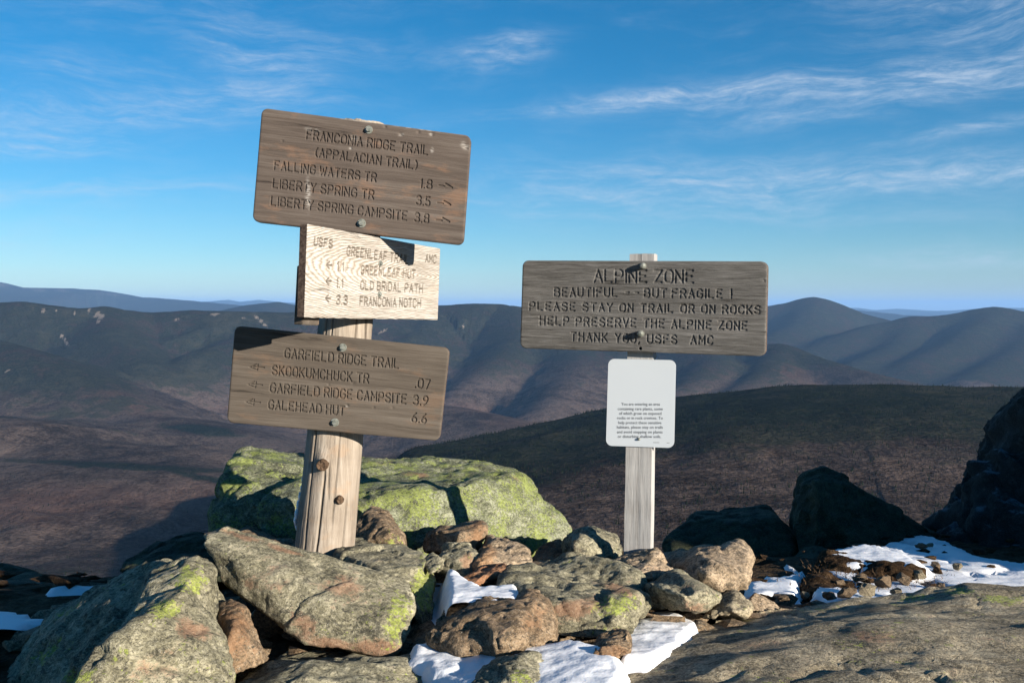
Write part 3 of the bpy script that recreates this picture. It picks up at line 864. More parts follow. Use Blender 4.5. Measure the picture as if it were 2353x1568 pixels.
rock('rock', 'grey topped rock with a shadowed left face next to the upper snow patch', GREY,
     hull_pts([(1476, 1342, 2.62), (1500, 1330, 2.68), (1540, 1316, 2.74), (1565, 1317, 2.74), (1610, 1338, 2.70), (1656, 1362, 2.62), (1650, 1388, 2.54), (1610, 1412, 2.46), (1560, 1405, 2.50), (1500, 1402, 2.60), (1556, 1322, 2.62), (1572, 1375, 2.44), (1640, 1380, 2.48)], .2, .85),
     vox=.006, rnd=2, big=.016, fac=.016, rust=[(1600, 1395, 50, 16, 0, .7), (1600, 1350, 60, 20, 20, .3)], group='rocks of the cairn')
rock('rock', 'dark triangular rock beside the big speckled slab', SLAB,
     hull_pts([(1612, 1418, 2.62), (1650, 1385, 2.72), (1690, 1352, 2.78), (1708, 1370, 2.74), (1722, 1396, 2.68), (1712, 1412, 2.6), (1680, 1400, 2.58)], .16, .85), vox=.006, rnd=2, big=.012, fac=.014, fs=.08, group='rocks of the cairn')
rock('stone', 'little pale wedge stone right of the dark triangular rock', TAN,
     hull_pts([(1720, 1400, 2.75), (1722, 1372, 2.8), (1735, 1362, 2.84), (1765, 1388, 2.84), (1790, 1398, 2.8), (1770, 1412, 2.74)], .1, .85), vox=.005, rnd=2, big=.008, fac=.008, fs=.06, cat='stone')
rock('rock', 'small brown rock at the end of the snow drift in front of the wide boulder', BROWN,
     hull_pts([(1352, 1492, 2.12), (1368, 1472, 2.16), (1392, 1460, 2.2), (1440, 1454, 2.2), (1450, 1478, 2.14), (1450, 1500, 2.08), (1410, 1518, 2.04), (1370, 1506, 2.06), (1410, 1485, 2.06)], .12, .85),
     vox=.004, rnd=2, big=.010, fac=.012, fs=.06, rust=[(1400, 1495, 40, 15, 0, .9)], group='rocks of the cairn')
rock('rock', 'grey rock half in snow at the bottom edge with a yellow lichen spot', GREY,
     hull_pts([(1085, 1575, 1.98), (1100, 1540, 2.04), (1140, 1520, 2.08), (1200, 1508, 2.12), (1240, 1506, 2.12), (1252, 1520, 2.08), (1235, 1560, 1.98), (1225, 1640, 1.85), (1080, 1640, 1.86), (1170, 1550, 1.94)], .14, .85),
     vox=.005, rnd=3, big=.014, fac=.012, fs=.08, lichen=[(1190, 1555, 30, 20, 0, .9)], group='rocks of the cairn')
rock('rock', 'dark rock with a sunlit streak just left of the square post', GREY,
     hull_pts([(1298, 1268, 3.28), (1302, 1240, 3.34), (1320, 1222, 3.4), (1345, 1217, 3.42), (1385, 1222, 3.42), (1428, 1245, 3.34), (1434, 1275, 3.2), (1400, 1292, 3.12), (1330, 1300, 3.16), (1338, 1240, 3.14), (1360, 1285, 3.06)], .22, .85),
     vox=.006, rnd=2, big=.018, fac=.020, fs=.09, group='rocks of the cairn')
rock('rock', 'rust brown rock low between the lime boulder and the dark rock', RUSTY,
     hull_pts([(1215, 1290, 3.3), (1240, 1262, 3.38), (1290, 1238, 3.44), (1315, 1250, 3.4), (1310, 1300, 3.2), (1250, 1310, 3.15)], .2, .85), vox=.006, rnd=2, big=.012, fac=.014, fs=.08, group='rocks of the cairn')
rock('stone', 'small orange stone peeking over the dark rock', TAN,
     hull_pts([(1355, 1232, 3.55), (1362, 1216, 3.58), (1385, 1219, 3.58), (1405, 1234, 3.55), (1390, 1250, 3.5), (1360, 1248, 3.5)], .1, .85), vox=.005, rnd=2, big=.008, fac=.008, fs=.06, cat='stone')
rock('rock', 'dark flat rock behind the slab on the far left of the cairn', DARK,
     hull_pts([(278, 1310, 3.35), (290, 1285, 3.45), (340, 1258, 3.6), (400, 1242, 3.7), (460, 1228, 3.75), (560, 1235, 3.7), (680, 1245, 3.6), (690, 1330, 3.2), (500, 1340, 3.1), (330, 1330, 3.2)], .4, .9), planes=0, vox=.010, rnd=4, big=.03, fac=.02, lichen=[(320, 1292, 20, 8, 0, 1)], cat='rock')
rock('rock', 'brown rock in shadow behind the top of the tilted slab', BROWN,
     hull_pts([(520, 1232, 3.0), (560, 1215, 3.1), (620, 1222, 3.1), (690, 1250, 3.0), (690, 1300, 2.85), (560, 1290, 2.85)], .2, .85), vox=.008, rnd=3, big=.016, fac=.016, group='rocks of the cairn')
# dark filler rocks deep in the gaps
rock('rock', 'shadowed grey rock deep in the gap under the lichen boulder tip', GREY,
     hull_pts([(468, 1365, 2.30), (485, 1340, 2.36), (510, 1372, 2.34), (520, 1420, 2.28), (500, 1460, 2.2), (470, 1440, 2.2)], .1, .85), vox=.006, rnd=2, big=.012, fac=.012, group='rocks of the cairn')
rock('rock', 'dark rock in the hole between the tilted slab and the snow', BROWN,
     hull_pts([(935, 1478, 2.42), (950, 1435, 2.5), (990, 1420, 2.52), (1010, 1440, 2.46), (980, 1470, 2.36), (950, 1500, 2.32)], .15, .85), vox=.006, rnd=2, big=.01, fac=.012, fs=.07, group='rocks of the cairn')

# the broad slab filling the lower right corner
def slab_pt(px, py, z):
    r = ray(px, py); return r * (z / r.z)
SLAB_O = rock('rock_slab', 'broad speckled olive brown bedrock slab filling the lower right corner', SLAB,
     [[slab_pt(1335, 1600, -.80), slab_pt(1380, 1560, -.795), slab_pt(1445, 1528, -.79), slab_pt(1480, 1508, -.80), slab_pt(1590, 1438, -.82), slab_pt(1650, 1412, -.84), slab_pt(1750, 1398, -.84), slab_pt(1900, 1386, -.84), slab_pt(2000, 1368, -.835), slab_pt(2120, 1350, -.83), slab_pt(2400, 1340, -.83), slab_pt(2700, 1350, -.83),
       slab_pt(1330, 1700, -.75), slab_pt(1700, 1500, -.735), slab_pt(2000, 1440, -.75), slab_pt(2500, 1440, -.76),
       (.25, 1.2, -.80), (2.4, 1.0, -.80), (.2, 1.2, -1.2), (3.0, 1.2, -1.2), (.55, 2.4, -1.2), (2.9, 2.9, -1.2)],
      [slab_pt(1960, 1378, -.84), slab_pt(2050, 1356, -.825), slab_pt(2150, 1338, -.80), slab_pt(2230, 1332, -.79), slab_pt(2352, 1346, -.80), slab_pt(2600, 1350, -.80), slab_pt(2200, 1400, -.79), slab_pt(2400, 1420, -.79), (1.2, 2.5, -1.1), (2.4, 2.9, -1.1)]],
     vox=.012, rnd=6, big=.075, fac=.014, small=.005, fs=.34, chips=0, planes=0, strata=.0,
     lichen=[(2200, 1355, 60, 10, 0, .8), (2100, 1375, 80, 12, 0, .6), (2300, 1370, 60, 14, 0, .7), (1800, 1400, 90, 10, 0, .3), (2330, 1500, 60, 40, 0, .3)], rust=[(2000, 1460, 60, 14, 0, .5), (1750, 1480, 90, 20, 0, .4)], cat='rock slab')

# shaded boulders at the back right
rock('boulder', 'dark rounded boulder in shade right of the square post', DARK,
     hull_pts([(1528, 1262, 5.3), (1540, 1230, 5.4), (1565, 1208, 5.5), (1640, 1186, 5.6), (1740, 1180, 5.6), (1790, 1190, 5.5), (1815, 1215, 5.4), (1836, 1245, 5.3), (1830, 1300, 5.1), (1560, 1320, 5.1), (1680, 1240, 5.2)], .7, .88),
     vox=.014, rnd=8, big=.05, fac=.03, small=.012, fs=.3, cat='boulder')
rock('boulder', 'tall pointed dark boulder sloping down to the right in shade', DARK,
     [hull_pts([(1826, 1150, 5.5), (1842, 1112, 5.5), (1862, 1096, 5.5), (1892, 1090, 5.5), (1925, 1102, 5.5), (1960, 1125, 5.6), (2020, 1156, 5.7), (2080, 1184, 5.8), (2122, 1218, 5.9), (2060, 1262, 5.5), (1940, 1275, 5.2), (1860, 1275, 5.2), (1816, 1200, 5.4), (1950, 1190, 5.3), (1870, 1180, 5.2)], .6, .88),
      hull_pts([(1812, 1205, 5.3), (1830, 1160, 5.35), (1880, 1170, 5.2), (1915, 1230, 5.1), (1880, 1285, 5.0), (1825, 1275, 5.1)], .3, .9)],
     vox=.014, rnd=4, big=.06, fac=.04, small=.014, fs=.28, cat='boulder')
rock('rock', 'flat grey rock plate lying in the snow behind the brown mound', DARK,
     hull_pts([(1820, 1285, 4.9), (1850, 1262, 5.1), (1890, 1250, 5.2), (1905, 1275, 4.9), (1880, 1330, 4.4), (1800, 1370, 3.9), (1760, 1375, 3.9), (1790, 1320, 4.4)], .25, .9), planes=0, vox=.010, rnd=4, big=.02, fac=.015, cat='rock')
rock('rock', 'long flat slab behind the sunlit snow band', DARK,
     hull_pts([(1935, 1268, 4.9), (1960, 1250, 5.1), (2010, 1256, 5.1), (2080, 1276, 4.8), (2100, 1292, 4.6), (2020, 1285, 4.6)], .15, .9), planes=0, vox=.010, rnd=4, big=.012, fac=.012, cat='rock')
# the dark outcrop at the right edge; its unseen bulk towards us is added, shaped to shade the back right
rock('rock_outcrop', 'black craggy rock outcrop rising at the right edge with frost on its ledges', BLACK,
     [hull_pts([(2335, 1030, 5.6), (2352, 975, 5.7), (2420, 900, 5.8), (2600, 780, 5.6), (2900, 700, 5.2), (2900, 1500, 4.2), (2420, 1330, 4.9), (2270, 1290, 5.2), (2250, 1200, 5.5), (2265, 1110, 5.6), (2290, 1060, 5.6)], 1.3, .92),
      hull_pts([(2262, 1110, 5.8), (2285, 1072, 5.9), (2340, 1050, 5.9), (2400, 1300, 5.0), (2240, 1280, 5.4), (2215, 1180, 5.8)], .9, .9),
      hull_pts([(2135, 1216, 6.2), (2180, 1205, 6.2), (2240, 1150, 6.1), (2330, 1200, 5.6), (2330, 1290, 5.0), (2230, 1265, 5.5), (2160, 1238, 5.9)], .6, .9),
      [(3.3, 5.4, -1.6), (5.2, 6.2, -1.6), (3.6, 3.3, -1.4), (4.6, 1.35, -1.2), (7.0, 1.2, -1.2), (7.5, 4.5, -1.4), (3.6, 5.2, -.1), (5.0, 6.0, .4), (4.0, 3.4, .25), (5.0, 1.65, .8), (6.8, 1.9, 1.3), (6.5, 4.5, 1.4), (4.9, 3.0, 1.0)]],
     vox=.026, rnd=1, big=.30, fac=.16, small=.05, fs=.60, strata=.03, chips=6, planes=0, cat='rock outcrop')

# ------------------------------------------------------------ snow
bpy.context.view_layer.update()
m, t, p = material('snow')
c = t.coord('Object')
s1 = t.noise(c, 9, 5, .55); s2 = t.noise(c, 120, 3, .6)
t.put(p.inputs['Base Color'], (.77, .79, .83)); p.inputs['Roughness'].default_value = .62
p.inputs['Subsurface Weight'].default_value = .25
p.inputs['Subsurface Radius'].default_value = (.02, .025, .03)
p.inputs['Subsurface Scale'].default_value = .3
t.put(p.inputs['Normal'], t.bump(t.math('MULTIPLY_ADD', s2, .14, s1), .010, .8))
SNOW = m


def poly_sd(px, py, poly):
    """signed distance, positive inside"""
    P = np.array(poly, float); n = len(P)
    dmin = np.full(len(px), 1e9); ins = np.zeros(len(px), bool)
    for i in range(n):
        a, b = P[i], P[(i + 1) % n]
        ab = b - a
        tt = np.clip(((px - a[0]) * ab[0] + (py - a[1]) * ab[1]) / (ab @ ab), 0, 1)
        dmin = np.minimum(dmin, np.hypot(px - a[0] - tt * ab[0], py - a[1] - tt * ab[1]))
        cnd = ((a[1] > py) != (b[1] > py))
        with np.errstate(divide='ignore', invalid='ignore'):
            xi = a[0] + (py - a[1]) / (b[1] - a[1]) * ab[0]
        ins ^= cnd & (px < xi)
    return np.where(ins, dmin, -dmin)


from mathutils.bvhtree import BVHTree


def snow_sheet(x0, x1, y0, y1, step, zlev, polys, soft, label, thick=.05, wob=.01, noise_cut=None, rest=None):
    xs = np.arange(x0, x1, step); ys = np.arange(y0, y1, step)
    A, B = np.meshgrid(xs, ys); x, y = A.ravel(), B.ravel()
    z0 = zlev(x, y)
    P = np.stack([x, y, z0], 1)
    px, py = project(P)
    py2 = py + 6 * fbm(P / .07, 4, 61, .65); px2 = px + 13 * fbm(P / .05, 5, 62, .7)
    sd = np.full(len(x), -1e9)
    for q_ in polys: sd = np.maximum(sd, poly_sd(px2, py2, q_))
    k = sstep(sd, -soft * .25, soft)
    z = z0 - thick + thick * k ** .75 + wob * fbm(P / .16, 4, 63) + .0035 * fbm(P / .03, 3, 64)
    if noise_cut is not None:
        z -= noise_cut(P) * thick
    if rest is not None:
        me_ = rest.data
        bv = BVHTree.FromPolygons([rest.matrix_world @ v.co for v in me_.vertices], [p_.vertices[:] for p_ in me_.polygons])
        lay = sstep(sd, -2, 40) * .018 - .006 + .004 * fbm(P[:] / .05, 3, 91)
        for k_ in np.nonzero(sd > -soft * 1.2)[0]:
            h_ = bv.ray_cast(Vector((x[k_], y[k_], 0)), Vector((0, 0, -1)))
            if h_[0] is not None: z[k_] = max(z[k_], h_[0].z + lay[k_])
    f = grid_faces(len(ys), len(xs))
    keepv = (sd > -soft * 1.2)
    f = f[keepv[f].all(1)]
    used = np.unique(f); remap = np.full(len(x), -1); remap[used] = np.arange(len(used))
    P[:, 2] = z
    me = mesh_from('snow', P[used], remap[f])
    return link('snow', me, SNOW, kind='stuff', label=label)


flat = lambda z: (lambda x, y: np.full(len(x), z))
snow_sheet(-.35, 0.02, 2.35, 2.95, .006, lambda x, y: -.708 - .03 * (y - 2.6), [[(1012, 1420), (1008, 1300), (1020, 1270), (1060, 1290), (1110, 1318), (1190, 1312), (1215, 1345), (1200, 1440), (1015, 1440)]], 30, 'small patch of white snow among the rocks behind the front boulder', thick=.10, wob=.010)
snow_sheet(-.30, .36, 1.60, 2.5, .007, lambda x, y: -.745 - .03 * (x > .1) * 0 + .02 * np.sin(x * 6), [[(900, 1530), (925, 1450), (1000, 1425), (1040, 1440), (1310, 1430), (1400, 1450), (1452, 1485), (1466, 1540), (1440, 1590), (1440, 1800), (980, 1800), (1030, 1600), (960, 1550)]], 46, 'white snow drift winding round the brown front boulder', thick=.10, wob=.016, rest=SLAB_O)
snow_sheet(.08, .66, 1.9, 2.72, .007, lambda x, y: -.774 - .10 * (y - 2.3), [[(1420, 1520), (1420, 1440), (1470, 1385), (1540, 1385), (1600, 1405), (1622, 1422), (1590, 1452), (1562, 1485), (1490, 1522)]], 20, 'thick white snow patch between the wide boulder and the bedrock slab', thick=.07, wob=.012, rest=SLAB_O)


def gz(x, y): return ground_z(x, y) + .034
cut = lambda P: sstep(fbm(P * np.array([5.5, 2.4, 1]), 5, 71), -.02 + .09 * np.clip(P[:, 0:1].sum(1) - 1.2, 0, 1.5), .22 + .09 * np.clip(P[:, 0] - 1.2, 0, 1.5)) * 1.1
snow_sheet(.55, 4.2, 2.9, 6.9, .022, gz, [[(1700, 1380), (1710, 1330), (1760, 1300), (1800, 1280), (1850, 1300), (1830, 1400), (1720, 1400)], [(1860, 1360), (1900, 1255), (2000, 1262), (2060, 1262), (2020, 1245), (2110, 1215), (2180, 1235), (2250, 1270), (2500, 1290), (2900, 1330), (2900, 1420), (1860, 1420)]], 12, 'thin blue shaded snow field with bare ground showing on the right', thick=.06, wob=.012, noise_cut=cut)
snow_sheet(-4.5, -1.1, 2.6, 5.8, .022, gz, [[(-300, 1345), (0, 1352), (100, 1338), (260, 1332), (330, 1345), (250, 1420), (60, 1520), (-20, 1560), (-300, 1560)]], 10, 'thin snow in blue shade behind the left boulder', thick=.06, wob=.012, noise_cut=lambda P: sstep(fbm(P * np.array([4.2, 5.5, 1]), 4, 75), -.03, .12) * 1.0)

# rocks around the left snow
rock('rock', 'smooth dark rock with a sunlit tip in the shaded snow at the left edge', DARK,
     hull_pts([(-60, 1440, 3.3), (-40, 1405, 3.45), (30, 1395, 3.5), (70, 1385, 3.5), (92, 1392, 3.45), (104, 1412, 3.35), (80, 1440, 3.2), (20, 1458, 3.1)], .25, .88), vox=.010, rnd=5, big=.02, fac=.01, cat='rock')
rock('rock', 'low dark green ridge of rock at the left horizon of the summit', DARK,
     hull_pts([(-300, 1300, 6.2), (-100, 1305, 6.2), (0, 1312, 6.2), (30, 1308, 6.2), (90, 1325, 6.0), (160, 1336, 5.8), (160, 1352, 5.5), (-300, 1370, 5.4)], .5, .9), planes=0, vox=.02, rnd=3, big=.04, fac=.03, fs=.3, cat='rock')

# brown turf mound
m, t, p = material('brown_turf')
c = t.coord('Object'); a1 = t.noise(c, 9, 6, .6); a2 = t.noise(c, 60, 6, .75)
finish(t, p, t.ramp(t.math('MULTIPLY_ADD', a2, .65, t.math('MULTIPLY', a1, .35)), [(.38, (.010, .006, .004)), (.5, (.045, .026, .013)), (.62, (.12, .075, .04))]), .95, t.bump(a2, .02, 1.0), .1)
TURF = m
snow_sheet(1.1, 2.1, 3.5, 4.5, .012, lambda x, y: -1.01 - .03 * (y - 3.9), [[(1893, 1276), (1912, 1255), (1990, 1240), (2080, 1262), (2140, 1300), (2090, 1312), (2000, 1304), (1930, 1296)]], 10, 'snow cap on the brown turf mound catching a band of sun', thick=.035, wob=.015)
rock('turf_mound', 'brown earthy turf mound with a snow capped top on the right', TURF,
     [hull_pts([(1838, 1385, 3.45), (1858, 1340, 3.75), (1880, 1296, 4.0), (1895, 1272, 4.1), (1920, 1290, 3.95), (2040, 1306, 3.88), (2130, 1318, 3.85), (2040, 1335, 3.75), (1950, 1345, 3.65), (1880, 1375, 3.45)], .35, .9)],
     planes=0, vox=.012, rnd=5, big=.04, fac=.03, small=.012, fs=.15, cat='turf mound')

# loose stones
def scatter(spots, name, label, mats, smin, smax, cat='stone', group='loose stones on the ground'):
    protos = []
    for k in range(5):
        co = rs.normal(size=(16, 3)); co /= np.linalg.norm(co, axis=1)[:, None]; co *= [1, .75, .5]
        bm = bmesh.new(); vs = [bm.verts.new(v) for v in co]; bmesh.ops.convex_hull(bm, input=vs)
        bmesh.ops.subdivide_edges(bm, edges=bm.edges, cuts=1, use_grid_fill=True)
        for v in bm.verts: v.co += Vector(rs.normal(0, .04, 3))
        bmesh.ops.triangulate(bm, faces=bm.faces)
        me = bpy.data.meshes.new(name); bm.to_mesh(me); bm.free()
        me.materials.append(mats[k % len(mats)]); protos.append(me)
    order = sorted(range(len(spots)), key=lambda k: spots[k][0] / spots[k][1])
    words_ = ['leftmost', 'second from the left', 'third from the left', 'fourth from the left', 'fifth from the left', 'sixth from the left', 'seventh from the left', 'eighth from the left', 'ninth from the left',
              'ninth from the right', 'eighth from the right', 'seventh from the right', 'sixth from the right', 'fifth from the right', 'fourth from the right', 'third from the right', 'second from the right', 'rightmost']
    for i, (x, y, s) in enumerate(spots):
        label = words_[order.index(i)] + ' of the loose brown stones above the bedrock slab'
        z = float(ground_z(np.array([x]), np.array([y]))[0]) + .03
        o = link(name, protos[i % 5], None, None, label, cat, None, group)
        o.location = (x, y, z + s * .35 + .01); o.scale = (s, s, s); o.rotation_euler = (rs.uniform(-.3, .3), rs.uniform(-.3, .3), rs.uniform(0, 6))


spots = []
for (px, py, d, s) in [(1800, 1395, 3.1, .035), (1850, 1392, 3.2, .04), (1905, 1385, 3.2, .05), (1945, 1378, 3.3, .06), (1990, 1368, 3.4, .07), (2030, 1352, 3.6, .08), (2060, 1362, 3.4, .05), (2075, 1345, 3.7, .06), (1975, 1345, 3.7, .05), (2110, 1335, 3.8, .06),
                      (2150, 1320, 4.0, .05), (2010, 1330, 3.9, .04), (1930, 1352, 3.6, .04), (2115, 1288, 4.6, .05), (2135, 1280, 4.7, .04), (1745, 1412, 2.9, .05), (2200, 1330, 4.0, .05), (2160, 1345, 3.6, .04)]:
    P_ = V(px, py, d); spots.append((P_.x, P_.y, s))
spots = [(x_, y_, s_ * .62) for x_, y_, s_ in spots]
scatter(spots, 'stone', 'loose brown stone lying on the snowy turf right of the cairn', [BROWN, SLAB, BROWN], .03, .08)
sp2 = [(rs.uniform(-1.3, .9), rs.uniform(1.9, 3.3), rs.uniform(.025, .09)) for _ in range(240)]
vv = []; ff = []
for (x, y, s) in sp2:
    co = rs.normal(size=(12, 3)); co /= np.linalg.norm(co, axis=1)[:, None]; co *= [s, s * .8, s * .55]
    bm = bmesh.new(); [bm.verts.new(v) for v in co]; bmesh.ops.convex_hull(bm, input=bm.verts[:]); bmesh.ops.triangulate(bm, faces=bm.faces)
    bm.verts.ensure_lookup_table(); bm.verts.index_update()
    off = len(vv); z = float(ground_z(np.array([x]), np.array([y]))[0]) + s * .2
    vv += [(v.co.x + x, v.co.y + y, v.co.z + z) for v in bm.verts]; ff += [[v.index + off for v in f_.verts] for f_ in bm.faces]; bm.free()
link('gravel', mesh_from('gravel', vv, ff, False), BROWN, kind='stuff', label='small dark stones filling the gaps under the cairn')
for (n_, x0, x1, y0, y1, s0, s1) in ((170, .8, 4.0, 3.2, 6.4, .008, .030), (60, -3.4, -1.2, 3.0, 5.6, .012, .05)):
    vv = []; ff = []
    for _ in range(n_):
        x, y, s_ = rs.uniform(x0, x1), rs.uniform(y0, y1), rs.uniform(s0, s1)
        co = rs.normal(size=(9, 3)); co /= np.linalg.norm(co, axis=1)[:, None]; co *= [s_ * 1.5, s_ * 1.2, s_ * .5]
        bm = bmesh.new(); [bm.verts.new(v) for v in co]; bmesh.ops.convex_hull(bm, input=bm.verts[:]); bmesh.ops.triangulate(bm, faces=bm.faces)
        bm.verts.ensure_lookup_table(); bm.verts.index_update()
        off = len(vv); z = float(gz(np.array([x]), np.array([y]))[0]) + s_ * .2
        vv += [(v.co.x + x, v.co.y + y, v.co.z + z) for v in bm.verts]; ff += [[v.index + off for v in f_.verts] for f_ in bm.faces]; bm.free()
    link('gravel', mesh_from('gravel', vv, ff, False), TURF, kind='stuff', label='little dark stones poking through the thin snow')
# withered grass
vv, ff, = [], []
tufts = [V(px, py, d) for (px, py, d) in [(1900, 1300, 3.9), (1890, 1330, 3.7), (1930, 1318, 3.8), (1960, 1330, 3.75), (1905, 1350, 3.6), (2000, 1318, 3.85), (2050, 1318, 3.9), (2110, 1320, 3.9), (1880, 1365, 3.5), (1960, 1350, 3.6), (2150, 1300, 4.3), (2090, 1340, 3.7), (2030, 1335, 3.7), (2180, 1300, 4.4), (1870, 1350, 3.55), (1985, 1345, 3.6), (2130, 1330, 3.8), (2040, 1305, 4.0)]]
for T in tufts:
    for _ in range(110):
        x, y = T.x + rs.normal(0, .07), T.y + rs.normal(0, .06)
        z = T.z + rs.normal(0, .012) - .01
        a, l = rs.uniform(0, 6.28), rs.uniform(.008, .030)
        dx_, dy_ = math.cos(a), math.sin(a); i0 = len(vv); w = .0016
        vv += [(x - dy_ * w, y + dx_ * w, z), (x + dy_ * w, y - dx_ * w, z), (x + dx_ * l * .7, y + dy_ * l * .7, z + l * .6)]
        ff.append([i0, i0 + 1, i0 + 2])
m, t, p = material('withered_grass'); finish(t, p, t.ramp(t.noise(t.coord('Object'), 30, 2), [(.3, (.03, .017, .009)), (.7, (.13, .08, .04))]), .9)
link('dry_grass', mesh_from('dry_grass', vv, ff, False), m, kind='stuff', label='withered brown grass on the turf mound')

# ------------------------------------------------------------ lettering strokes
G = {
 'A': [[(0, 0), (.275, 1), (.55, 0)], [(.1, .34), (.45, .34)]],
 'B': [[(0, 0), (0, 1), (.38, 1), (.5, .88), (.5, .66), (.38, .53), (0, .53)], [(.38, .53), (.54, .4), (.54, .13), (.4, 0), (0, 0)]],
 'C': [[(.54, .8), (.42, 1), (.14, 1), (0, .82), (0, .18), (.14, 0), (.42, 0), (.54, .2)]],
 'D': [[(0, 0), (0, 1), (.36, 1), (.54, .8), (.54, .2), (.36, 0), (0, 0)]],
 'E': [[(.5, 0), (0, 0), (0, 1), (.5, 1)], [(0, .52), (.4, .52)]],
 'F': [[(0, 0), (0, 1), (.5, 1)], [(0, .52), (.4, .52)]],
 'G': [[(.54, .8), (.42, 1), (.14, 1), (0, .82), (0, .18), (.14, 0), (.42, 0), (.54, .18), (.54, .45), (.3, .45)]],
 'H': [[(0, 0), (0, 1)], [(.52, 0), (.52, 1)], [(0, .52), (.52, .52)]],
 'I': [[(.0, 0), (.0, 1)]],
 'K': [[(0, 0), (0, 1)], [(.5, 1), (0, .42)], [(.16, .58), (.54, 0)]],
 'L': [[(0, 1), (0, 0), (.48, 0)]],
 'M': [[(0, 0), (0, 1), (.3, .35), (.6, 1), (.6, 0)]],
 'N': [[(0, 0), (0, 1), (.52, 0), (.52, 1)]],
 'O': [[(.14, 0), (0, .18), (0, .82), (.14, 1), (.42, 1), (.56, .82), (.56, .18), (.42, 0), (.14, 0)]],
 'P': [[(0, 0), (0, 1), (.38, 1), (.53, .86), (.53, .6), (.38, .46), (0, .46)]],
 'Q': [[(.14, 0), (0, .18), (0, .82), (.14, 1), (.42, 1), (.56, .82), (.56, .18), (.42, 0), (.14, 0)], [(.34, .25), (.58, -.05)]],
 'R': [[(0, 0), (0, 1), (.38, 1), (.53, .86), (.53, .62), (.38, .48), (0, .48)], [(.3, .48), (.55, 0)]],
 'S': [[(.52, .82), (.4, 1), (.14, 1), (.01, .86), (.01, .66), (.14, .54), (.4, .46), (.53, .34), (.53, .14), (.4, 0), (.13, 0), (0, .18)]],
 'T': [[(0, 1), (.54, 1)], [(.27, 1), (.27, 0)]],
 'U': [[(0, 1), (0, .18), (.14, 0), (.4, 0), (.54, .18), (.54, 1)]],
 'V': [[(0, 1), (.27, 0), (.54, 1)]],
 'W': [[(0, 1), (.17, 0), (.36, .75), (.55, 0), (.72, 1)]],
 'Y': [[(0, 1), (.27, .5), (.54, 1)], [(.27, .5), (.27, 0)]],
 'Z': [[(0, 1), (.52, 1), (0, 0), (.52, 0)]],
 '0': [[(.14, 0), (0, .18), (0, .82), (.14, 1), (.38, 1), (.52, .82), (.52, .18), (.38, 0), (.14, 0)]],
 '1': [[(.0, .8), (.12, 1), (.12, 0)]],
 '3': [[(0, .86), (.12, 1), (.38, 1), (.5, .86), (.5, .66), (.36, .53), (.18, .53)], [(.36, .53), (.52, .38), (.52, .14), (.38, 0), (.12, 0), (0, .14)]],
 '5': [[(.48, 1), (.05, 1), (.02, .56), (.34, .6), (.5, .44), (.5, .16), (.36, 0), (.12, 0), (0, .12)]],
 '6': [[(.44, 1), (.16, .72), (0, .36), (.02, .14), (.14, 0), (.38, 0), (.5, .14), (.5, .38), (.38, .52), (.14, .52), (.02, .38)]],
 '7': [[(0, 1), (.5, 1), (.16, 0)]],
 '8': [[(.14, .53), (.02, .66), (.02, .87), (.14, 1), (.38, 1), (.5, .87), (.5, .66), (.38, .53), (.14, .53), (0, .38), (0, .14), (.14, 0), (.38, 0), (.52, .14), (.52, .38), (.38, .53)]],
 '9': [[(.08, 0), (.36, .28), (.52, .64), (.5, .86), (.38, 1), (.14, 1), (.02, .86), (.02, .62), (.14, .48), (.38, .48), (.5, .62)]],
 '.': [[(0, 0), (.02, .03)]], ',': [[(.06, .06), (0, -.14)]], '-': [[(0, .5), (.4, .5)]], '!': [[(0, 1), (0, .3)], [(0, .02), (0, .05)]],
 '(': [[(.2, 1.02), (.03, .75), (.03, .25), (.2, -.02)]], ')': [[(0, 1.02), (.17, .75), (.17, .25), (0, -.02)]],
}
GW = {'I': 0, '1': .12, '.': .03, ',': .06, '!': 0, '(': .2, ')': .2, 'M': .6, 'W': .72, '-': .4}


def text_strokes(text, x0, y0, x1, y1, cap, gap=.26, space=.62):
    """polylines in photograph pixels; baseline from (x0,y0) to (x1,y1)"""
    pen = 0; items = []
    for ch in text:
        if ch == ' ':
            pen += space - gap; continue
        w = GW.get(ch, .54)
        for pl in G[ch]: items.append([(pen + a, b) for a, b in pl])
        pen += w + gap
    pen = max(pen - gap, .05)
    ex = ((x1 - x0) / pen, (y1 - y0) / pen)
    L = math.hypot(x1 - x0, y1 - y0)
    up = ((y1 - y0) / L * cap * .6, -cap)
    return [[(x0 + a * ex[0] + b * up[0], y0 + a * ex[1] + b * up[1]) for a, b in pl] for pl in items]


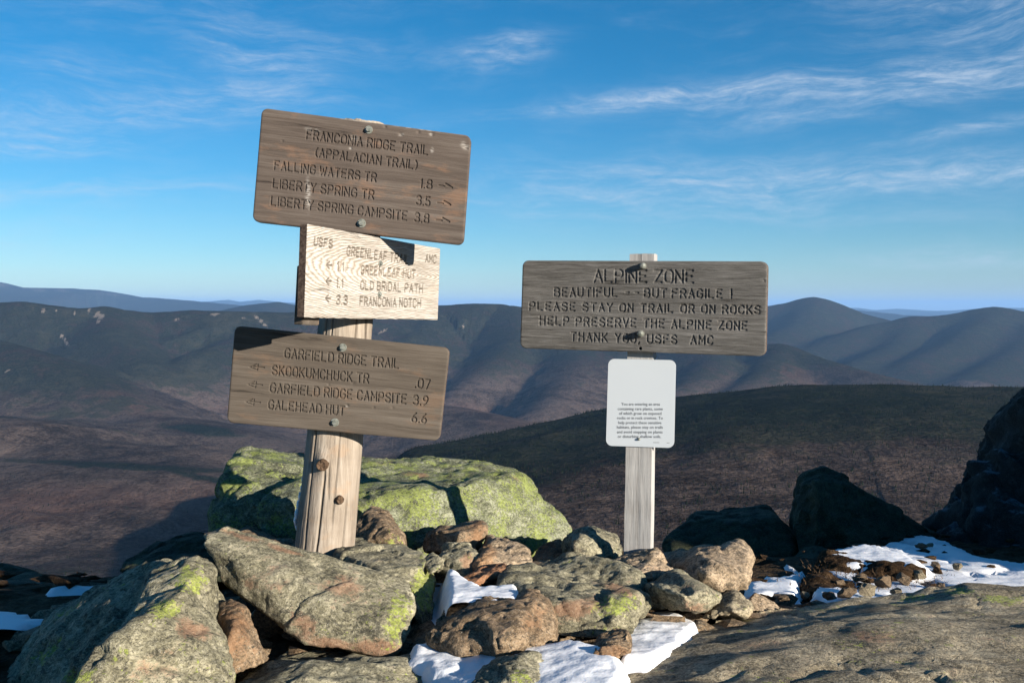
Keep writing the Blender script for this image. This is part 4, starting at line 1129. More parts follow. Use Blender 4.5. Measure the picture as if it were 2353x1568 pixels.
# ------------------------------------------------------------ wood
def wood_material(name, cols, gscale=(2.2, 46, 46), groove=.5, warm=(.2, .11, .06), warm_amt=.2, swirl=False, depth=.0016, rough=.85, axis=(0, 0, 0)):
    m, t, p = material(name)
    c = t.mapping(t.coord('Object'), rot=axis)
    wob = t.node('ShaderNodeTexNoise'); t.put(wob.inputs['Vector'], t.mapping(c, (3, 5, 5))); wob.inputs['Scale'].default_value = 1; wob.inputs['Detail'].default_value = 3
    wv_ = t.vmath('SCALE', t.vmath('SUBTRACT', wob.outputs[1], (.5, .5, .5))); wv_.node.inputs['Scale'].default_value = .012 if not swirl else .05
    cc = t.vmath('ADD', c, wv_)
    g1 = t.noise(t.mapping(cc, gscale), 1.0, 6, .6)
    g2 = t.noise(t.mapping(cc, (gscale[0] * 4, gscale[1] * 6, gscale[2] * 6)), 1.0, 5, .7)
    g3 = t.noise(t.mapping(cc, (1.2, 8, 8)), 1.0, 5, .6)
    if swirl:
        wa = t.node('ShaderNodeTexWave', wave_type='RINGS', rings_direction='Z')
        t.put(wa.inputs['Vector'], t.mapping(cc, (.55, 3.2, 1), loc=(-.12, -.06, 0)))
        wa.inputs['Scale'].default_value = 21; wa.inputs['Distortion'].default_value = 7; wa.inputs['Detail'].default_value = 3; wa.inputs['Detail Scale'].default_value = .55; wa.inputs['Detail Roughness'].default_value = .6
        ring = wa.outputs['Fac']
        v = t.math('ADD', t.math('MULTIPLY', t.math('POWER', ring, .45), .20), t.math('ADD', t.math('MULTIPLY', g2, .52), t.math('MULTIPLY', g3, .22)))
        hg = t.math('ADD', t.math('MULTIPLY', ring, .6), t.math('MULTIPLY', g2, .6))
    else:
        v = t.math('ADD', t.math('MULTIPLY', g1, .45), t.math('ADD', t.math('MULTIPLY', g2, .30), t.math('MULTIPLY', g3, .25)))
        hg = t.math('ADD', t.math('MULTIPLY', g1, .7), t.math('MULTIPLY', g2, .6))
    col = t.ramp(v, [(.36, cols[0]), (.50, cols[1]), (.64, cols[2])])
    col = t.mix(t.math('MULTIPLY', t.step(t.noise(t.mapping(c, (5, 14, 14)), 1.0, 5, .7), .52, .66), warm_amt), col, warm)
    crack = t.step(g1, .36, .31)
    col = t.mix(t.math('MULTIPLY', crack, .6), col, tuple(x * .35 for x in cols[0]))
    col = t.mix(t.math('MULTIPLY', t.attr('groove'), groove), col, tuple(x * .45 for x in cols[0]))
    col = t.mix(t.math('MULTIPLY', t.attr('pale'), .45), col, (.52, .50, .47))
    hg = t.math('SUBTRACT', hg, t.math('MULTIPLY', crack, .5))
    finish(t, p, col, rough, t.bump(hg, depth, 1.0), .25)
    return m


WOOD_TOP = wood_material('weathered_brown_board', ((0.038, 0.029, 0.024), (0.074, 0.059, 0.050), (0.110, 0.093, 0.081)), warm_amt=.35, warm=(.22, .12, .07), depth=.002, groove=.35)
WOOD_LOW = wood_material('weathered_grey_brown_board', ((0.040, 0.032, 0.026), (0.075, 0.062, 0.050), (0.109, 0.093, 0.078)), warm_amt=.22, depth=.002, groove=.35)
WOOD_MID = wood_material('bleached_board', ((.20, .165, .13), (.345, .315, .28), (.47, .45, .42)), swirl=True, warm=(.36, .25, .16), warm_amt=.14, depth=.003, groove=.95)
WOOD_ALP = wood_material('silver_grey_board', ((0.043, 0.041, 0.037), (0.102, 0.098, 0.093), (0.184, 0.178, 0.171)), gscale=(9, 150, 150), warm_amt=.03, depth=.004, groove=.12)
WOOD_LOG = wood_material('bleached_log', ((0.130, 0.103, 0.080), (0.251, 0.212, 0.172), (0.349, 0.310, 0.265)), warm=(.30, .19, .11), warm_amt=.3, depth=.004, gscale=(40, 40, 2.0), groove=.85)
WOOD_POST = wood_material('white_weathered_post', ((0.187, 0.178, 0.170), (0.306, 0.302, 0.297), (0.391, 0.387, 0.383)), gscale=(60, 60, 2.5), warm_amt=.05, warm=(.3, .22, .15), depth=.0015)
m, t, p = material('board_end_grain'); finish(t, p, t.ramp(t.noise(t.mapping(t.coord('Object'), (20, 160, 160)), 1.0, 4), [(.35, (.035, .022, .017)), (.65, (.12, .085, .065))]), .9); END = m
m, t, p = material('dark_knot'); finish(t, p, t.ramp(t.noise(t.coord('Object'), 60, 4), [(.35, (.03, .018, .01)), (.7, (.12, .075, .045))]), .8); KNOT = m
m, t, p = material('galvanised_bolt'); finish(t, p, t.ramp(t.noise(t.coord('Object'), 80, 4), [(.35, (.10, .11, .095)), (.65, (.25, .26, .235))]), .5, t.bump(t.noise(t.coord('Object'), 200, 3), .0006, .5), .4); p.inputs['Metallic'].default_value = .35; BOLT = m
m, t, p = material('white_enamel_plate'); finish(t, p, t.mix(t.noise(t.coord('Object'), 6, 3), (.46, .50, .54), (.50, .54, .575)), .45); PLATE = m
m, t, p = material('black_print'); finish(t, p, (.07, .07, .075), .6); PRINT = m


def board(parent, label, corners, p0, n, thick, radius, strokes, mat, sw=.0022, gd=.0035, res=(470, 226), dents=(), pale=(), dark_edge=0, holes=()):
    """a routed board: heightfield front with the lettering cut in, side walls and back"""
    C3 = [on_plane(c[0], c[1], p0, n) for c in corners]       # TL TR BR BL
    u = ((C3[1] - C3[0]) + (C3[2] - C3[3])).normalized()
    nn = n.normalized()
    v = nn.cross(u).normalized()
    if v.z < 0: v = -v
    org = (C3[0] + C3[1] + C3[2] + C3[3]) / 4
    zax = u.cross(v)                                           # towards the viewer
    def uv(P): dlt = P - org; return (dlt.dot(u), dlt.dot(v))
    K = np.array([uv(c) for c in C3])
    W_ = (np.linalg.norm(K[1] - K[0]) + np.linalg.norm(K[2] - K[3])) / 2; H_ = (np.linalg.norm(K[0] - K[3]) + np.linalg.norm(K[1] - K[2])) / 2
    nu, nv = res
    s = np.linspace(0, 1, nu)
    e = radius / W_
    s = np.concatenate([np.array([0, .03, .08, .16, .28, .42, .58, .78]) * e, np.linspace(e, 1 - e, nu), 1 - np.array([.78, .58, .42, .28, .16, .08, .03, 0]) * e]) if radius > .004 else s
    tt = np.linspace(-1, 1, nv)
    edge = np.minimum(s, 1 - s) * W_
    hh = np.where(edge < radius, (H_ / 2 - radius + np.sqrt(np.maximum(radius ** 2 - (radius - edge) ** 2, 0))) / (H_ / 2), 1.0)
    SS, TT = np.meshgrid(s, tt)
    ST = (TT * hh[None, :] + 1) / 2
    a = SS[..., None]; b = ST[..., None]
    UV = (K[3] * (1 - a) + K[2] * a) * (1 - b) + (K[0] * (1 - a) + K[1] * a) * b
    U_, V_ = UV[..., 0].ravel(), UV[..., 1].ravel()
    # distance to the outline, for the worn edge
    dx_ = np.minimum(SS, 1 - SS) * W_; dy_ = (1 - np.abs(TT)) * (H_ / 2) * hh[None, :]
    de = np.minimum(dy_, np.where(dx_ < radius, dy_ + dx_ * .8, dx_)).ravel()
    de = np.minimum(de, (dx_ + .0).ravel() + np.where((np.abs(TT) > .95).ravel(), 0, 0))
    q3 = np.stack([U_, V_, 0 * U_ + (len(strokes) % 7)], 1)
    hz_ = .0007 * fbm(q3 * np.array([6, 160, 1]), 3, 81) + .0006 * fbm(q3 * np.array([14, 320, 1]), 2, 85) + .0012 * fbm(q3 * 4, 2, 82)
    er = .0045
    hz_ -= np.maximum(0, 1 - de / er) ** 2 * er * .55
    gr = np.zeros(len(U_))
    sdist = np.full(len(U_), 1.0)
    wob = 1 + .35 * fbm(q3 * 90, 2, 84)
    for pl in strokes:
        wid = sw; dep = 1.0
        if isinstance(pl, dict): wid = pl.get('w', sw); dep = pl.get('k', 1.0); pl = pl['pts']
        Q = [np.array(uv(on_plane(x, y, p0, n))) for x, y in pl]
        for A_, B_ in zip(Q[:-1], Q[1:]):
            m_ = (U_ > min(A_[0], B_[0]) - wid * 2) & (U_ < max(A_[0], B_[0]) + wid * 2) & (V_ > min(A_[1], B_[1]) - wid * 2) & (V_ < max(A_[1], B_[1]) + wid * 2)
            if not m_.any(): continue
            ab = B_ - A_; L2 = max(ab @ ab, 1e-12)
            x, y = U_[m_], V_[m_]
            k = np.clip(((x - A_[0]) * ab[0] + (y - A_[1]) * ab[1]) / L2, 0, 1)
            d_ = np.hypot(x - A_[0] - k * ab[0], y - A_[1] - k * ab[1]) / wid / wob[m_]
            g_ = dep * np.sqrt(np.clip(1 - (d_ / 1.15) ** 2, 0, 1))
            gr[m_] = np.maximum(gr[m_], g_)
    hz_ -= gd * gr
    for (x, y, r, dp) in dents:
        cc_ = uv(on_plane(x, y, p0, n)); rad_ = r * (org.y / F)
        hz_ -= dp * np.exp(-(((U_ - cc_[0]) / rad_) ** 2 + ((V_ - cc_[1]) / rad_ / .8) ** 2))
    for (x, y, r) in holes:
        cc_ = uv(on_plane(x, y, p0, n)); rad_ = r * (org.y / F)
        k = np.hypot(U_ - cc_[0], V_ - cc_[1]) < rad_
        hz_[k] -= .018; gr[k] = 1
    pl_ = np.zeros(len(U_))
    pxs_, pys_ = project(np.array(org)[None] + U_[:, None] * np.array(u)[None] + V_[:, None] * np.array(v)[None])
    if len(pale): pl_ = blob(pxs_, pys_, pale) * sstep(fbm(q3 * np.array([60, 200, 1]), 3, 90), -.25, .25)
    front = np.stack([U_, V_, hz_], 1)
    nr_, nc_ = len(tt), len(s)
    idx = np.arange(nr_ * nc_).reshape(nr_, nc_)
    loop = np.concatenate([idx[0, :], idx[1:, -1], idx[-1, -2::-1], idx[-2:0:-1, 0]])
    back = front[loop].copy(); back[:, 2] = -thick
    nb = len(front)
    side2 = front[loop].copy(); side2[:, 2] = front[loop][:, 2]
    faces = grid_faces(nr_, nc_)
    L_ = len(loop); i = np.arange(L_); j = (i + 1) % L_
    sf = np.stack([nb + L_ + i, nb + i, nb + j, nb + L_ + j], 1)
    verts = np.concatenate([front, back, side2])
    me = bpy.data.meshes.new('sign_board')
    me.materials.append(mat); me.materials.append(END)
    allq = np.concatenate([faces, sf])
    me.vertices.add(len(verts)); me.vertices.foreach_set('co', verts.astype(np.float32).ravel())
    nl = allq.size + L_
    me.loops.add(nl); me.loops.foreach_set('vertex_index', np.concatenate([allq.ravel(), (nb + i)[::-1]]).astype(np.int32))
    me.polygons.add(len(allq) + 1); me.polygons.foreach_set('loop_start', np.concatenate([np.arange(0, allq.size, 4), [allq.size]]).astype(np.int32))
    me.update(calc_edges=True); me.validate()
    sm = np.ones(len(me.polygons), bool); sm[len(faces):] = False
    me.polygons.foreach_set('use_smooth', sm)
    mi = np.zeros(len(me.polygons), np.int32); mi[len(faces):] = 1
    me.polygons.foreach_set('material_index', mi)
    add_attr(me, 'groove', np.concatenate([gr, np.zeros(2 * L_)]))
    add_attr(me, 'pale', np.concatenate([pl_, np.zeros(2 * L_)]))
    o = link('sign_board', me, mat, parent, label)
    M = Matrix(((u.x, v.x, zax.x, org.x), (u.y, v.y, zax.y, org.y), (u.z, v.z, zax.z, org.z), (0, 0, 0, 1)))
    o.matrix_world = M
    o.matrix_local = parent.matrix_world.inverted() @ M if parent else M
    o['_toview'] = 1
    del o['_toview']
    return o, org, u, v, zax


def bolt(b, px, py, p0, n, r, h=.008, dome=False, stand=0.0):
    """hex bolt head with its washer, a sub-part of the board"""
    o, org, u, v, zx = b
    P = on_plane(px, py, p0, n); dl = P - org; cu, cv_ = dl.dot(u), dl.dot(v)
    bm = bmesh.new()
    def ring(rad_, z, k=24, hexa=False):
        return [bm.verts.new((cu + rad_ * math.cos(a_) , cv_ + rad_ * math.sin(a_), z)) for a_ in [2 * math.pi * i / k + .3 for i in range(k)]]
    def join(a_, c_):
        for i in range(len(a_)): bm.faces.new((a_[i], a_[(i + 1) % len(a_)], c_[(i + 1) % len(a_)], c_[i]))
    if dome:
        prof = [(r * 1.0, -.004), (r * 1.0, stand), (r * .96, stand + h * .35), (r * .8, stand + h * .7), (r * .5, stand + h * .93), (r * .2, stand + h)]
        rs_ = [ring(a_, z) for a_, z in prof]
        for A_, B_ in zip(rs_[:-1], rs_[1:]): join(A_, B_)
        bm.faces.new(rs_[-1])
    else:
        rs_ = [ring(r * 1.0, -.003), ring(r * 1.0, .0015), ring(r * .94, .0024), ring(r * .66, .0024)]
        for A_, B_ in zip(rs_[:-1], rs_[1:]): join(A_, B_)
        bm.faces.new(rs_[-1])
        a_ = ring(r * .64, .002, 6); b_ = ring(r * .64, h * .86, 6); c_ = ring(r * .54, h, 6)
        join(a_, b_); join(b_, c_); bm.faces.new(c_)
    me = bpy.data.meshes.new('bolt'); bm.to_mesh(me); bm.free()
    q_ = link('bolt', me, BOLT, o)
    return q_


def L1(X_, Y_): return (497.7 + X_ / 3.647, 221.2 + Y_ / 3.647)
def L2(X_, Y_): return (516.1 + X_ / 2.933, 497.7 + Y_ / 2.933)
def L3(X_, Y_): return (1161.3 + X_ / 3.151, 553.0 + Y_ / 3.151)


def ln(fn, k, text, x0, y0, x1, y1, cap, **kw):
    a = fn(x0, y0); b = fn(x1, y1)
    return text_strokes(text, a[0], a[1], b[0], b[1], cap / k, **kw)


# --- left signpost
top_c, base_c = V(836, 287, 3.02), V(742, 1300, 2.97)
sg = bpy.data.objects.new('trail_signpost', None); COL.objects.link(sg)
sg.location = base_c
sg['label'] = 'leaning log signpost carrying three routed wooden trail boards'; sg['category'] = 'signpost'
bpy.context.view_layer.update()
# log
na, nh = 190, 420
ax_ = (top_c - base_c); Lh = ax_.length; az_ = ax_.normalized()
xa = Vector((1, 0, 0)); xa = (xa - az_ * xa.dot(az_)).normalized(); ya = az_.cross(xa)
th = np.linspace(0, 2 * np.pi, na, endpoint=False); hh_ = np.linspace(-.12, Lh, nh)
TH, HH = np.meshgrid(th, hh_)
Rr = np.interp(HH, [-.12, 0, .25, .55, Lh], [.0905, .0885, .0845, .080, .0765])
cyl = np.stack([np.cos(TH).ravel(), np.sin(TH).ravel(), HH.ravel() * .35], 1)
rr_ = Rr.ravel() * (1 + .035 * fbm(cyl * 1.3, 3, 31)) + .0012 * fbm(np.stack([np.cos(TH).ravel() * 12, np.sin(TH).ravel() * 12, HH.ravel() * 3], 1), 3, 32) + .0010 * fbm(np.stack([np.cos(TH).ravel() * 28, np.sin(TH).ravel() * 28, HH.ravel() * 5], 1), 2, 38)
grv = np.zeros(len(rr_))


def log_crack(th0, h0, h1, w, dep, drift=0.0, sd=0):
    global rr_, grv
    H = HH.ravel(); a_ = TH.ravel()
    c_ = th0 + drift * (H - h0) + .05 * fbm(np.stack([H * 6, H * 0 + sd, H * 0], 1), 3, 33)
    dd = np.abs((a_ - c_ + np.pi) % (2 * np.pi) - np.pi) * .08
    env = sstep(H, h0, h0 + .06) * sstep(-H, -h1, -h1 + .06)
    k = np.exp(-(dd / w) ** 2) * env
    rr_ = rr_ - dep * k; grv = np.maximum(grv, k)


log_crack(4.60, -.1, .34, .0022, .010, .15, 1)
log_crack(4.15, .0, .9, .0018, .006, -.05, 2)
log_crack(5.05, .12, .7, .0016, .005, .02, 3)
log_crack(5.5, -.1, .25, .0020, .007, .1, 4)
log_crack(4.85, .2, .36, .0018, .006, -.5, 5)
log_crack(5.3, .5, 1.3, .0018, .006, 0, 6)
log_crack(4.4, .6, 1.3, .0018, .006, 0, 7)
# swellings round the two knots
def log_at(px, py, out=.0):
    r = ray(px, py)
    # nearest point of the log axis to this ray
    w0 = -base_c; a_ = r.dot(r); b_ = r.dot(az_); c_ = 1.0; d_ = r.dot(w0); e_ = az_.dot(w0)
    s_ = (b_ * e_ - c_ * d_) / (a_ * c_ - b_ * b_); tc = (a_ * e_ - b_ * d_) / (a_ * c_ - b_ * b_)
    R_ = float(np.interp(tc, [-.12, 0, .25, .55, Lh], [.0905, .0885, .0845, .080, .0765]))
    dist = (r * s_ - (base_c + az_ * tc)).length
    back = math.sqrt(max(R_ * R_ - dist * dist, 0)) / r.length
    P_ = r * (s_ - back)
    dl = P_ - base_c
    return P_, math.atan2(dl.dot(ya), dl.dot(xa)) % (2 * math.pi), dl.dot(az_)


knots = [log_at(744, 1066), log_at(778, 1146)]
for (P_, a0, h0), amp in zip(knots, (.016, .006)):
    dd = np.abs((TH.ravel() - a0 + np.pi) % (2 * np.pi) - np.pi) * .082; dh = HH.ravel() - h0
    rr_ += amp * np.exp(-(dd / .020) ** 2 - (dh / .028) ** 2)
cr_ = np.cos(TH.ravel()) * rr_; sr_ = np.sin(TH.ravel()) * rr_
LV = np.array(xa)[None] * cr_[:, None] + np.array(ya)[None] * sr_[:, None] + np.array(az_)[None] * HH.ravel()[:, None]
# ragged weathered top
topn = HH.ravel() > Lh - .02
LV[topn, 2] += .006 * fbm(LV[topn] * 60, 3, 36)
fq = grid_faces(nh, na)
w_ = np.arange(nh - 1)
fw = np.stack([w_ * na + na - 1, w_ * na, (w_ + 1) * na, (w_ + 1) * na + na - 1], 1)
LVc = np.concatenate([LV, [np.array(az_) * (Lh - .002)], ])
fq = np.concatenate([fq, fw])
tri = np.stack([(nh - 1) * na + np.arange(na), (nh - 1) * na + (np.arange(na) + 1) % na, np.full(na, len(LV)), np.full(na, len(LV))], 1)
me = bpy.data.meshes.new('post')
me.from_pydata([tuple(v_) for v_ in LVc], [], [tuple(f_) for f_ in fq] + [tuple(f_[:3]) for f_ in tri]); me.update()
me.polygons.foreach_set('use_smooth', [True] * len(me.polygons))
add_attr(me, 'groove', np.concatenate([grv, [0]]))
post = link('post', me, WOOD_LOG, sg)
for (P_, a0, h0), rk, am in zip(knots, (.015, .0115), (.016, .006)):
    P_ = P_ + (xa * math.cos(a0) + ya * math.sin(a0)) * am * .9
    nrm = (xa * math.cos(a0) + ya * math.sin(a0)); tn = az_.cross(nrm)
    bm = bmesh.new()
    rings_ = []
    for (rr2, hz2) in [(rk * 1.15, -.01), (rk, .009), (rk * .86, .0125), (rk * .5, .0118), (rk * .15, .012)]:
        rings_.append([bm.verts.new((P_ - base_c) + nrm * (hz2 + .001 * math.sin(i * 2.1)) + tn * rr2 * math.cos(i * .3927) * (1 + .08 * math.sin(i * 1.7)) + az_ * rr2 * 1.1 * math.sin(i * .3927)) for i in range(16)])
    for A_, B_ in zip(rings_[:-1], rings_[1:]):
        for i in range(16): bm.faces.new((A_[i], A_[(i + 1) % 16], B_[(i + 1) % 16], B_[i]))
    bm.faces.new(rings_[-1])
    me = bpy.data.meshes.new('knot'); bm.to_mesh(me); bm.free()
    link('knot', me, KNOT, post)

nF = Vector((0.03, -1, 0.0))
# planes lean with the post slightly
pA = V(832, 400, 2.895)
A_c = [L1(378, 97), L1(2133, 332), L1(2066, 1246), L1(298, 1048)]
nA = Vector((-.01, -1, .02))
st = []
st += ln(L1, 3.647, 'FRANCONIA RIDGE TRAIL', 750, 357, 1765, 490, 72)
st += ln(L1, 3.647, '(APPALACIAN TRAIL)', 824, 505, 1675, 612, 70)
st += ln(L1, 3.647, 'FALLING WATERS TR', 480, 612, 1330, 716, 70)
st += ln(L1, 3.647, 'LIBERTY SPRING TR', 468, 765, 1310, 862, 72)
st += ln(L1, 3.647, 'LIBERTY SPRING CAMPSITE', 453, 912, 1590, 1038, 72)
for tx_, a_ in (('1.8', (1705, 765, 1798, 777)), ('3.5', (1670, 905, 1783, 918)), ('3.8', (1655, 1048, 1772, 1062))):
    st += ln(L1, 3.647, tx_, *a_, 72)
for (ax0, ay0) in ((1968, 765), (1955, 910), (1945, 1052)):
    st.append([L1(ax0 - 108, ay0 - 18), L1(ax0 - 60, ay0 - 12)])
    st.append({'pts': [L1(ax0 - 53, ay0 - 32), L1(ax0, ay0)], 'w': .0028})
    st.append({'pts': [L1(ax0, ay0), L1(ax0 - 55, ay0 + 8)], 'k': .35})
dents = [(L1(1540, 320)[0], L1(1540, 320)[1], 5, .003), (*L1(1800, 318), 5, .003), (*L1(1120, 435), 4, .0025), (*L1(2090, 430), 7, .004), (*L1(1410, 255), 4, .003), (*L1(550, 375), 3, .002), (*L1(820, 300), 4, .002), (*L1(1690, 300), 4, .003), (*L1(1150, 350), 7, .003), (*L1(700, 630), 3, .002)]
bA = board(sg, 'top board, weathered brown, routed with ridge trail distances and right pointing arrows', A_c, pA, nA, .026, .019, st, WOOD_TOP, sw=.0021, gd=.0036,
           dents=dents, pale=[(*L1(765, 820), 6, 34, 0, .9), (*L1(2080, 415), 12, 7, 40, .9), (*L1(1800, 318), 6, 4, 0, .8), (*L1(1545, 322), 6, 4, 0, .8), (*L1(1120, 435), 3, 3, 0, .8), (*L1(800, 280), 18, 5, 10, .5), (*L1(1150, 350), 9, 7, 0, .5), (*L1(1805, 452), 4, 6, 0, .8), (*L1(1200, 205), 60, 2.2, 7.6, .8), (*L1(1700, 275), 60, 2.0, 7.6, .6)])
bolt(bA, *L1(1273, 282), pA, nA, .0118, .011); bolt(bA, *L1(1213, 1064), pA, nA, .0128, .011)
# bottom board
C_c = [L2(68, 734), L2(1515, 883), L2(1447, 1509), L2(13, 1384)]
pC = V(778, 880, 2.868); nC = Vector((-.02, -1, .02))
st = []
st += ln(L2, 2.933, 'GARFIELD RIDGE TRAIL', 402, 948, 1170, 1020, 61)
st += ln(L2, 2.933, 'SKOOKUMCHUCK TR', 318, 1062, 965, 1118, 60)
st += ln(L2, 2.933, '.07', 1282, 1148, 1380, 1160, 60)
st += ln(L2, 2.933, 'GARFIELD RIDGE CAMPSITE', 305, 1180, 1220, 1258, 60)
st += ln(L2, 2.933, '3.9', 1268, 1262, 1365, 1271, 60)
st += ln(L2, 2.933, 'GALEHEAD HUT', 293, 1292, 803, 1335, 58)
st += ln(L2, 2.933, '6.6', 1258, 1380, 1355, 1389, 60)
for k in range(3):
    ox, oy = -13 * k, 118 * k
    st.append({'pts': [L2(190 + ox, 1008 + oy), L2(265 + ox, 1015 + oy)], 'w': .0016})
    st.append({'pts': [L2(222 + ox, 993 + oy), L2(218 + ox, 1033 + oy)], 'w': .0015, 'k': .8})
    st.append({'pts': [L2(166 + ox, 1012 + oy), L2(215 + ox, 1030 + oy)], 'k': .85, 'w': .0017})
    st.append({'pts': [L2(166 + ox, 1012 + oy), L2(212 + ox, 992 + oy)], 'k': .75, 'w': .0016})
bC = board(sg, 'bottom board, grey brown, routed with three left pointing arrows', C_c, pC, nC, .026, .018, st, WOOD_LOW, sw=.0021, gd=.0036,
           dents=[(*L2(745, 1060), 5, .003), (*L2(825, 1270), 4, .003), (*L2(1130, 1285), 4, .002), (*L2(865, 1118), 5, .002), (*L2(1005, 1283), 3, .002), (*L2(700, 1130), 3, .002)], pale=[(*L2(825, 1275), 4, 3, 0, .5)])
bolt(bC, *L2(795, 881), pC, nC, .0118, .011); bolt(bC, *L2(742, 1384), pC, nC, .0122, .011)
# middle board, turned to the right
M_c = [L2(560, 50), L2(1455, 215), L2(1438, 695), L2(540, 680)]
P1, P2 = V(*M_c[0], 2.62), V(*M_c[1], 3.20)
P3 = V(*M_c[3], 2.62)
nM = (P2 - P1).cross(P3 - P1).normalized()
if nM.y > 0: nM = -nM
pM = P1
st = []
st += ln(L2, 2.933, 'USFS', 604, 192, 725, 212, 52)
st += ln(L2, 2.933, 'GREENLEAF TRAIL', 824, 258, 1240, 318, 56)
st += ln(L2, 2.933, 'AMC', 1354, 306, 1424, 314, 50)
st += ln(L2, 2.933, '1.1', 760, 363, 800, 367, 58)
st += ln(L2, 2.933, 'GREENLEAF HUT', 920, 385, 1285, 416, 54)
st += ln(L2, 2.933, '1.1', 756, 473, 796, 477, 56)
st += ln(L2, 2.933, 'OLD BRIDAL PATH', 917, 487, 1335, 513, 54)
st += ln(L2, 2.933, '3.3', 755, 586, 828, 591, 54)
st += ln(L2, 2.933, 'FRANCONIA NOTCH', 913, 596, 1323, 611, 54)
for (x_, y_) in ((690, 325), (686, 433), (684, 548)):
    st += [[L2(x_, y_), L2(x_ + 34, y_ + 2)], [L2(x_ + 20, y_ - 22), L2(x_, y_), L2(x_ + 18, y_ + 26)]]
bM = board(sg, 'middle board, bleached pale wood with swirling grain, turned to face right', M_c, pM, nM, .026, .002, st, WOOD_MID, sw=.0026, gd=.0038, res=(470, 190), pale=[(*L2(1040, 400), 30, 14, -20, .3)])
bolt(bM, *L2(1047, 315), pM, nM, .0085, .007); bolt(bM, *L2(1042, 522), pM, nM, .0085, .007)


def block(name, parent, corners_f, back, mat, bevel=.002, label=None):
    """a squared timber from its four front corners and a vector to the back face"""
    bm = bmesh.new()
    off = parent.matrix_world.translation if parent else Vector()
    fr = [bm.verts.new(c_ - off) for c_ in corners_f]; bk = [bm.verts.new(c_ + back - off) for c_ in corners_f]
    bm.faces.new(fr[::-1]); bm.faces.new(bk)
    for i in range(4): bm.faces.new((fr[i], fr[(i + 1) % 4], bk[(i + 1) % 4], bk[i]))
    bmesh.ops.recalc_face_normals(bm, faces=bm.faces)
    bmesh.ops.bevel(bm, geom=bm.edges[:], offset=bevel, segments=2, affect='EDGES')
    me = bpy.data.meshes.new(name); bm.to_mesh(me); bm.free()
    return link(name, me, mat, parent, label)


# wooden spacer strip behind the middle board
uM = bM[2]; vM = bM[3]; zM = bM[4]
bp = on_plane(*L2(528, 690), pM - zM * .028, nM)
cs = [on_plane(*L2(540, 300), pM - zM * .028, nM)]
w1 = uM * .07
v0 = on_plane(*L2(545, 330), pM - zM * .027, nM); v1 = on_plane(*L2(524, 728), pM - zM * .027, nM)
block('spacer_strip', sg, [v0, v0 + w1, v1 + w1, v1], -zM * .03, WOOD_LOW)

# --- right signpost
rg = bpy.data.objects.new('alpine_zone_signpost', None); COL.objects.link(rg)
rb = V(1466, 1290, 3.08)
rg.location = rb
rg['label'] = 'square white post with grey alpine zone board and a white notice plate'; rg['category'] = 'signpost'
bpy.context.view_layer.update()
ang = rad(22)
ru = Vector((math.cos(ang), -math.sin(ang), 0)); rn = Vector((-math.sin(ang), -math.cos(ang), 0))
pD = V(1475, 700, 3.02); nD = rn
pc = pD - rn * .026
pt = [on_plane(1445.5, 583, pc, nD), on_plane(1503.5, 583, pc, nD), on_plane(1494, 1300, pc, nD), on_plane(1432, 1300, pc, nD)]
wpost = (pt[1] - pt[0]).length
# subdivided square timber
bm = bmesh.new()
nseg = 90
prof2 = []
for k in range(nseg + 1):
    f_ = k / nseg
    a_ = pt[0].lerp(pt[3], f_); b_ = pt[1].lerp(pt[2], f_)
    ring_ = []
    for (c0, c1, dep_) in [(a_, b_, 0), ]:
        nx = 16
        for i in range(nx + 1): ring_.append(a_.lerp(b_, i / nx))
        for i in range(1, 9): ring_.append(b_ - rn * .040 * i / 8)
        for i in range(1, nx + 1): ring_.append(b_.lerp(a_, i / nx) - rn * .040)
        for i in range(1, 8): ring_.append(a_ - rn * .040 * (1 - i / 8))
    prof2.append(ring_)
V4 = np.array([[v_[:] for v_ in r_] for r_ in prof2]); shp = V4.shape
V4 = V4.reshape(-1, 3)
ctr = np.repeat(V4.reshape(shp).mean(1), shp[1], 0)
nn_ = (V4 - ctr); nn_[:, 2] = 0; nn_ /= np.linalg.norm(nn_, axis=1)[:, None]
V4 = V4 + nn_ * (.0016 * fbm(V4 * np.array([60, 60, 5]), 3, 41) - .0006)[:, None]
tp_ = V4[:shp[1], :]; V4[:shp[1], 2] += .004 * fbm(tp_ * 40, 3, 43)
nq = shp[1]
fq = grid_faces(shp[0], nq)
w_ = np.arange(shp[0] - 1)
fw = np.stack([w_ * nq + nq - 1, w_ * nq, (w_ + 1) * nq, (w_ + 1) * nq + nq - 1], 1)
me = bpy.data.meshes.new('post')
me.from_pydata([tuple(v_ - np.array(rb)) for v_ in V4], [], [tuple(f_) for f_ in np.concatenate([fq, fw])] + [tuple(range(nq))]); me.update()
rpost = link('post', me, WOOD_POST, rg)
D_c = [L3(122, 142), L3(1896, 149), L3(1881, 836), L3(104, 776)]
st = []
for s_ in ln(L3, 3.151, 'ALPINE ZONE', 640, 298, 1358, 302, 86, gap=.22, space=.55): st.append({'pts': s_, 'w': .0032})
st += ln(L3, 3.151, 'BEAUTIFUL', 352, 402, 805, 402, 60, gap=.34)
st += ln(L3, 3.151, '-', 868, 403, 890, 403, 60) + ln(L3, 3.151, '-', 935, 405, 960, 405, 60)
st += ln(L3, 3.151, 'BUT FRAGILE', 1003, 407, 1565, 414, 60, gap=.34)
st += ln(L3, 3.151, '!', 1632, 414, 1634, 414, 62)
st += ln(L3, 3.151, 'PLEASE STAY ON TRAIL OR ON ROCKS', 172, 500, 1838, 528, 56, gap=.34, space=.85)
st += ln(L3, 3.151, 'HELP PRESERVE THE ALPINE ZONE', 247, 606, 1745, 644, 58, gap=.34, space=.85)
st += ln(L3, 3.151, 'THANK YOU,', 472, 722, 965, 736, 58, gap=.34, space=.95)
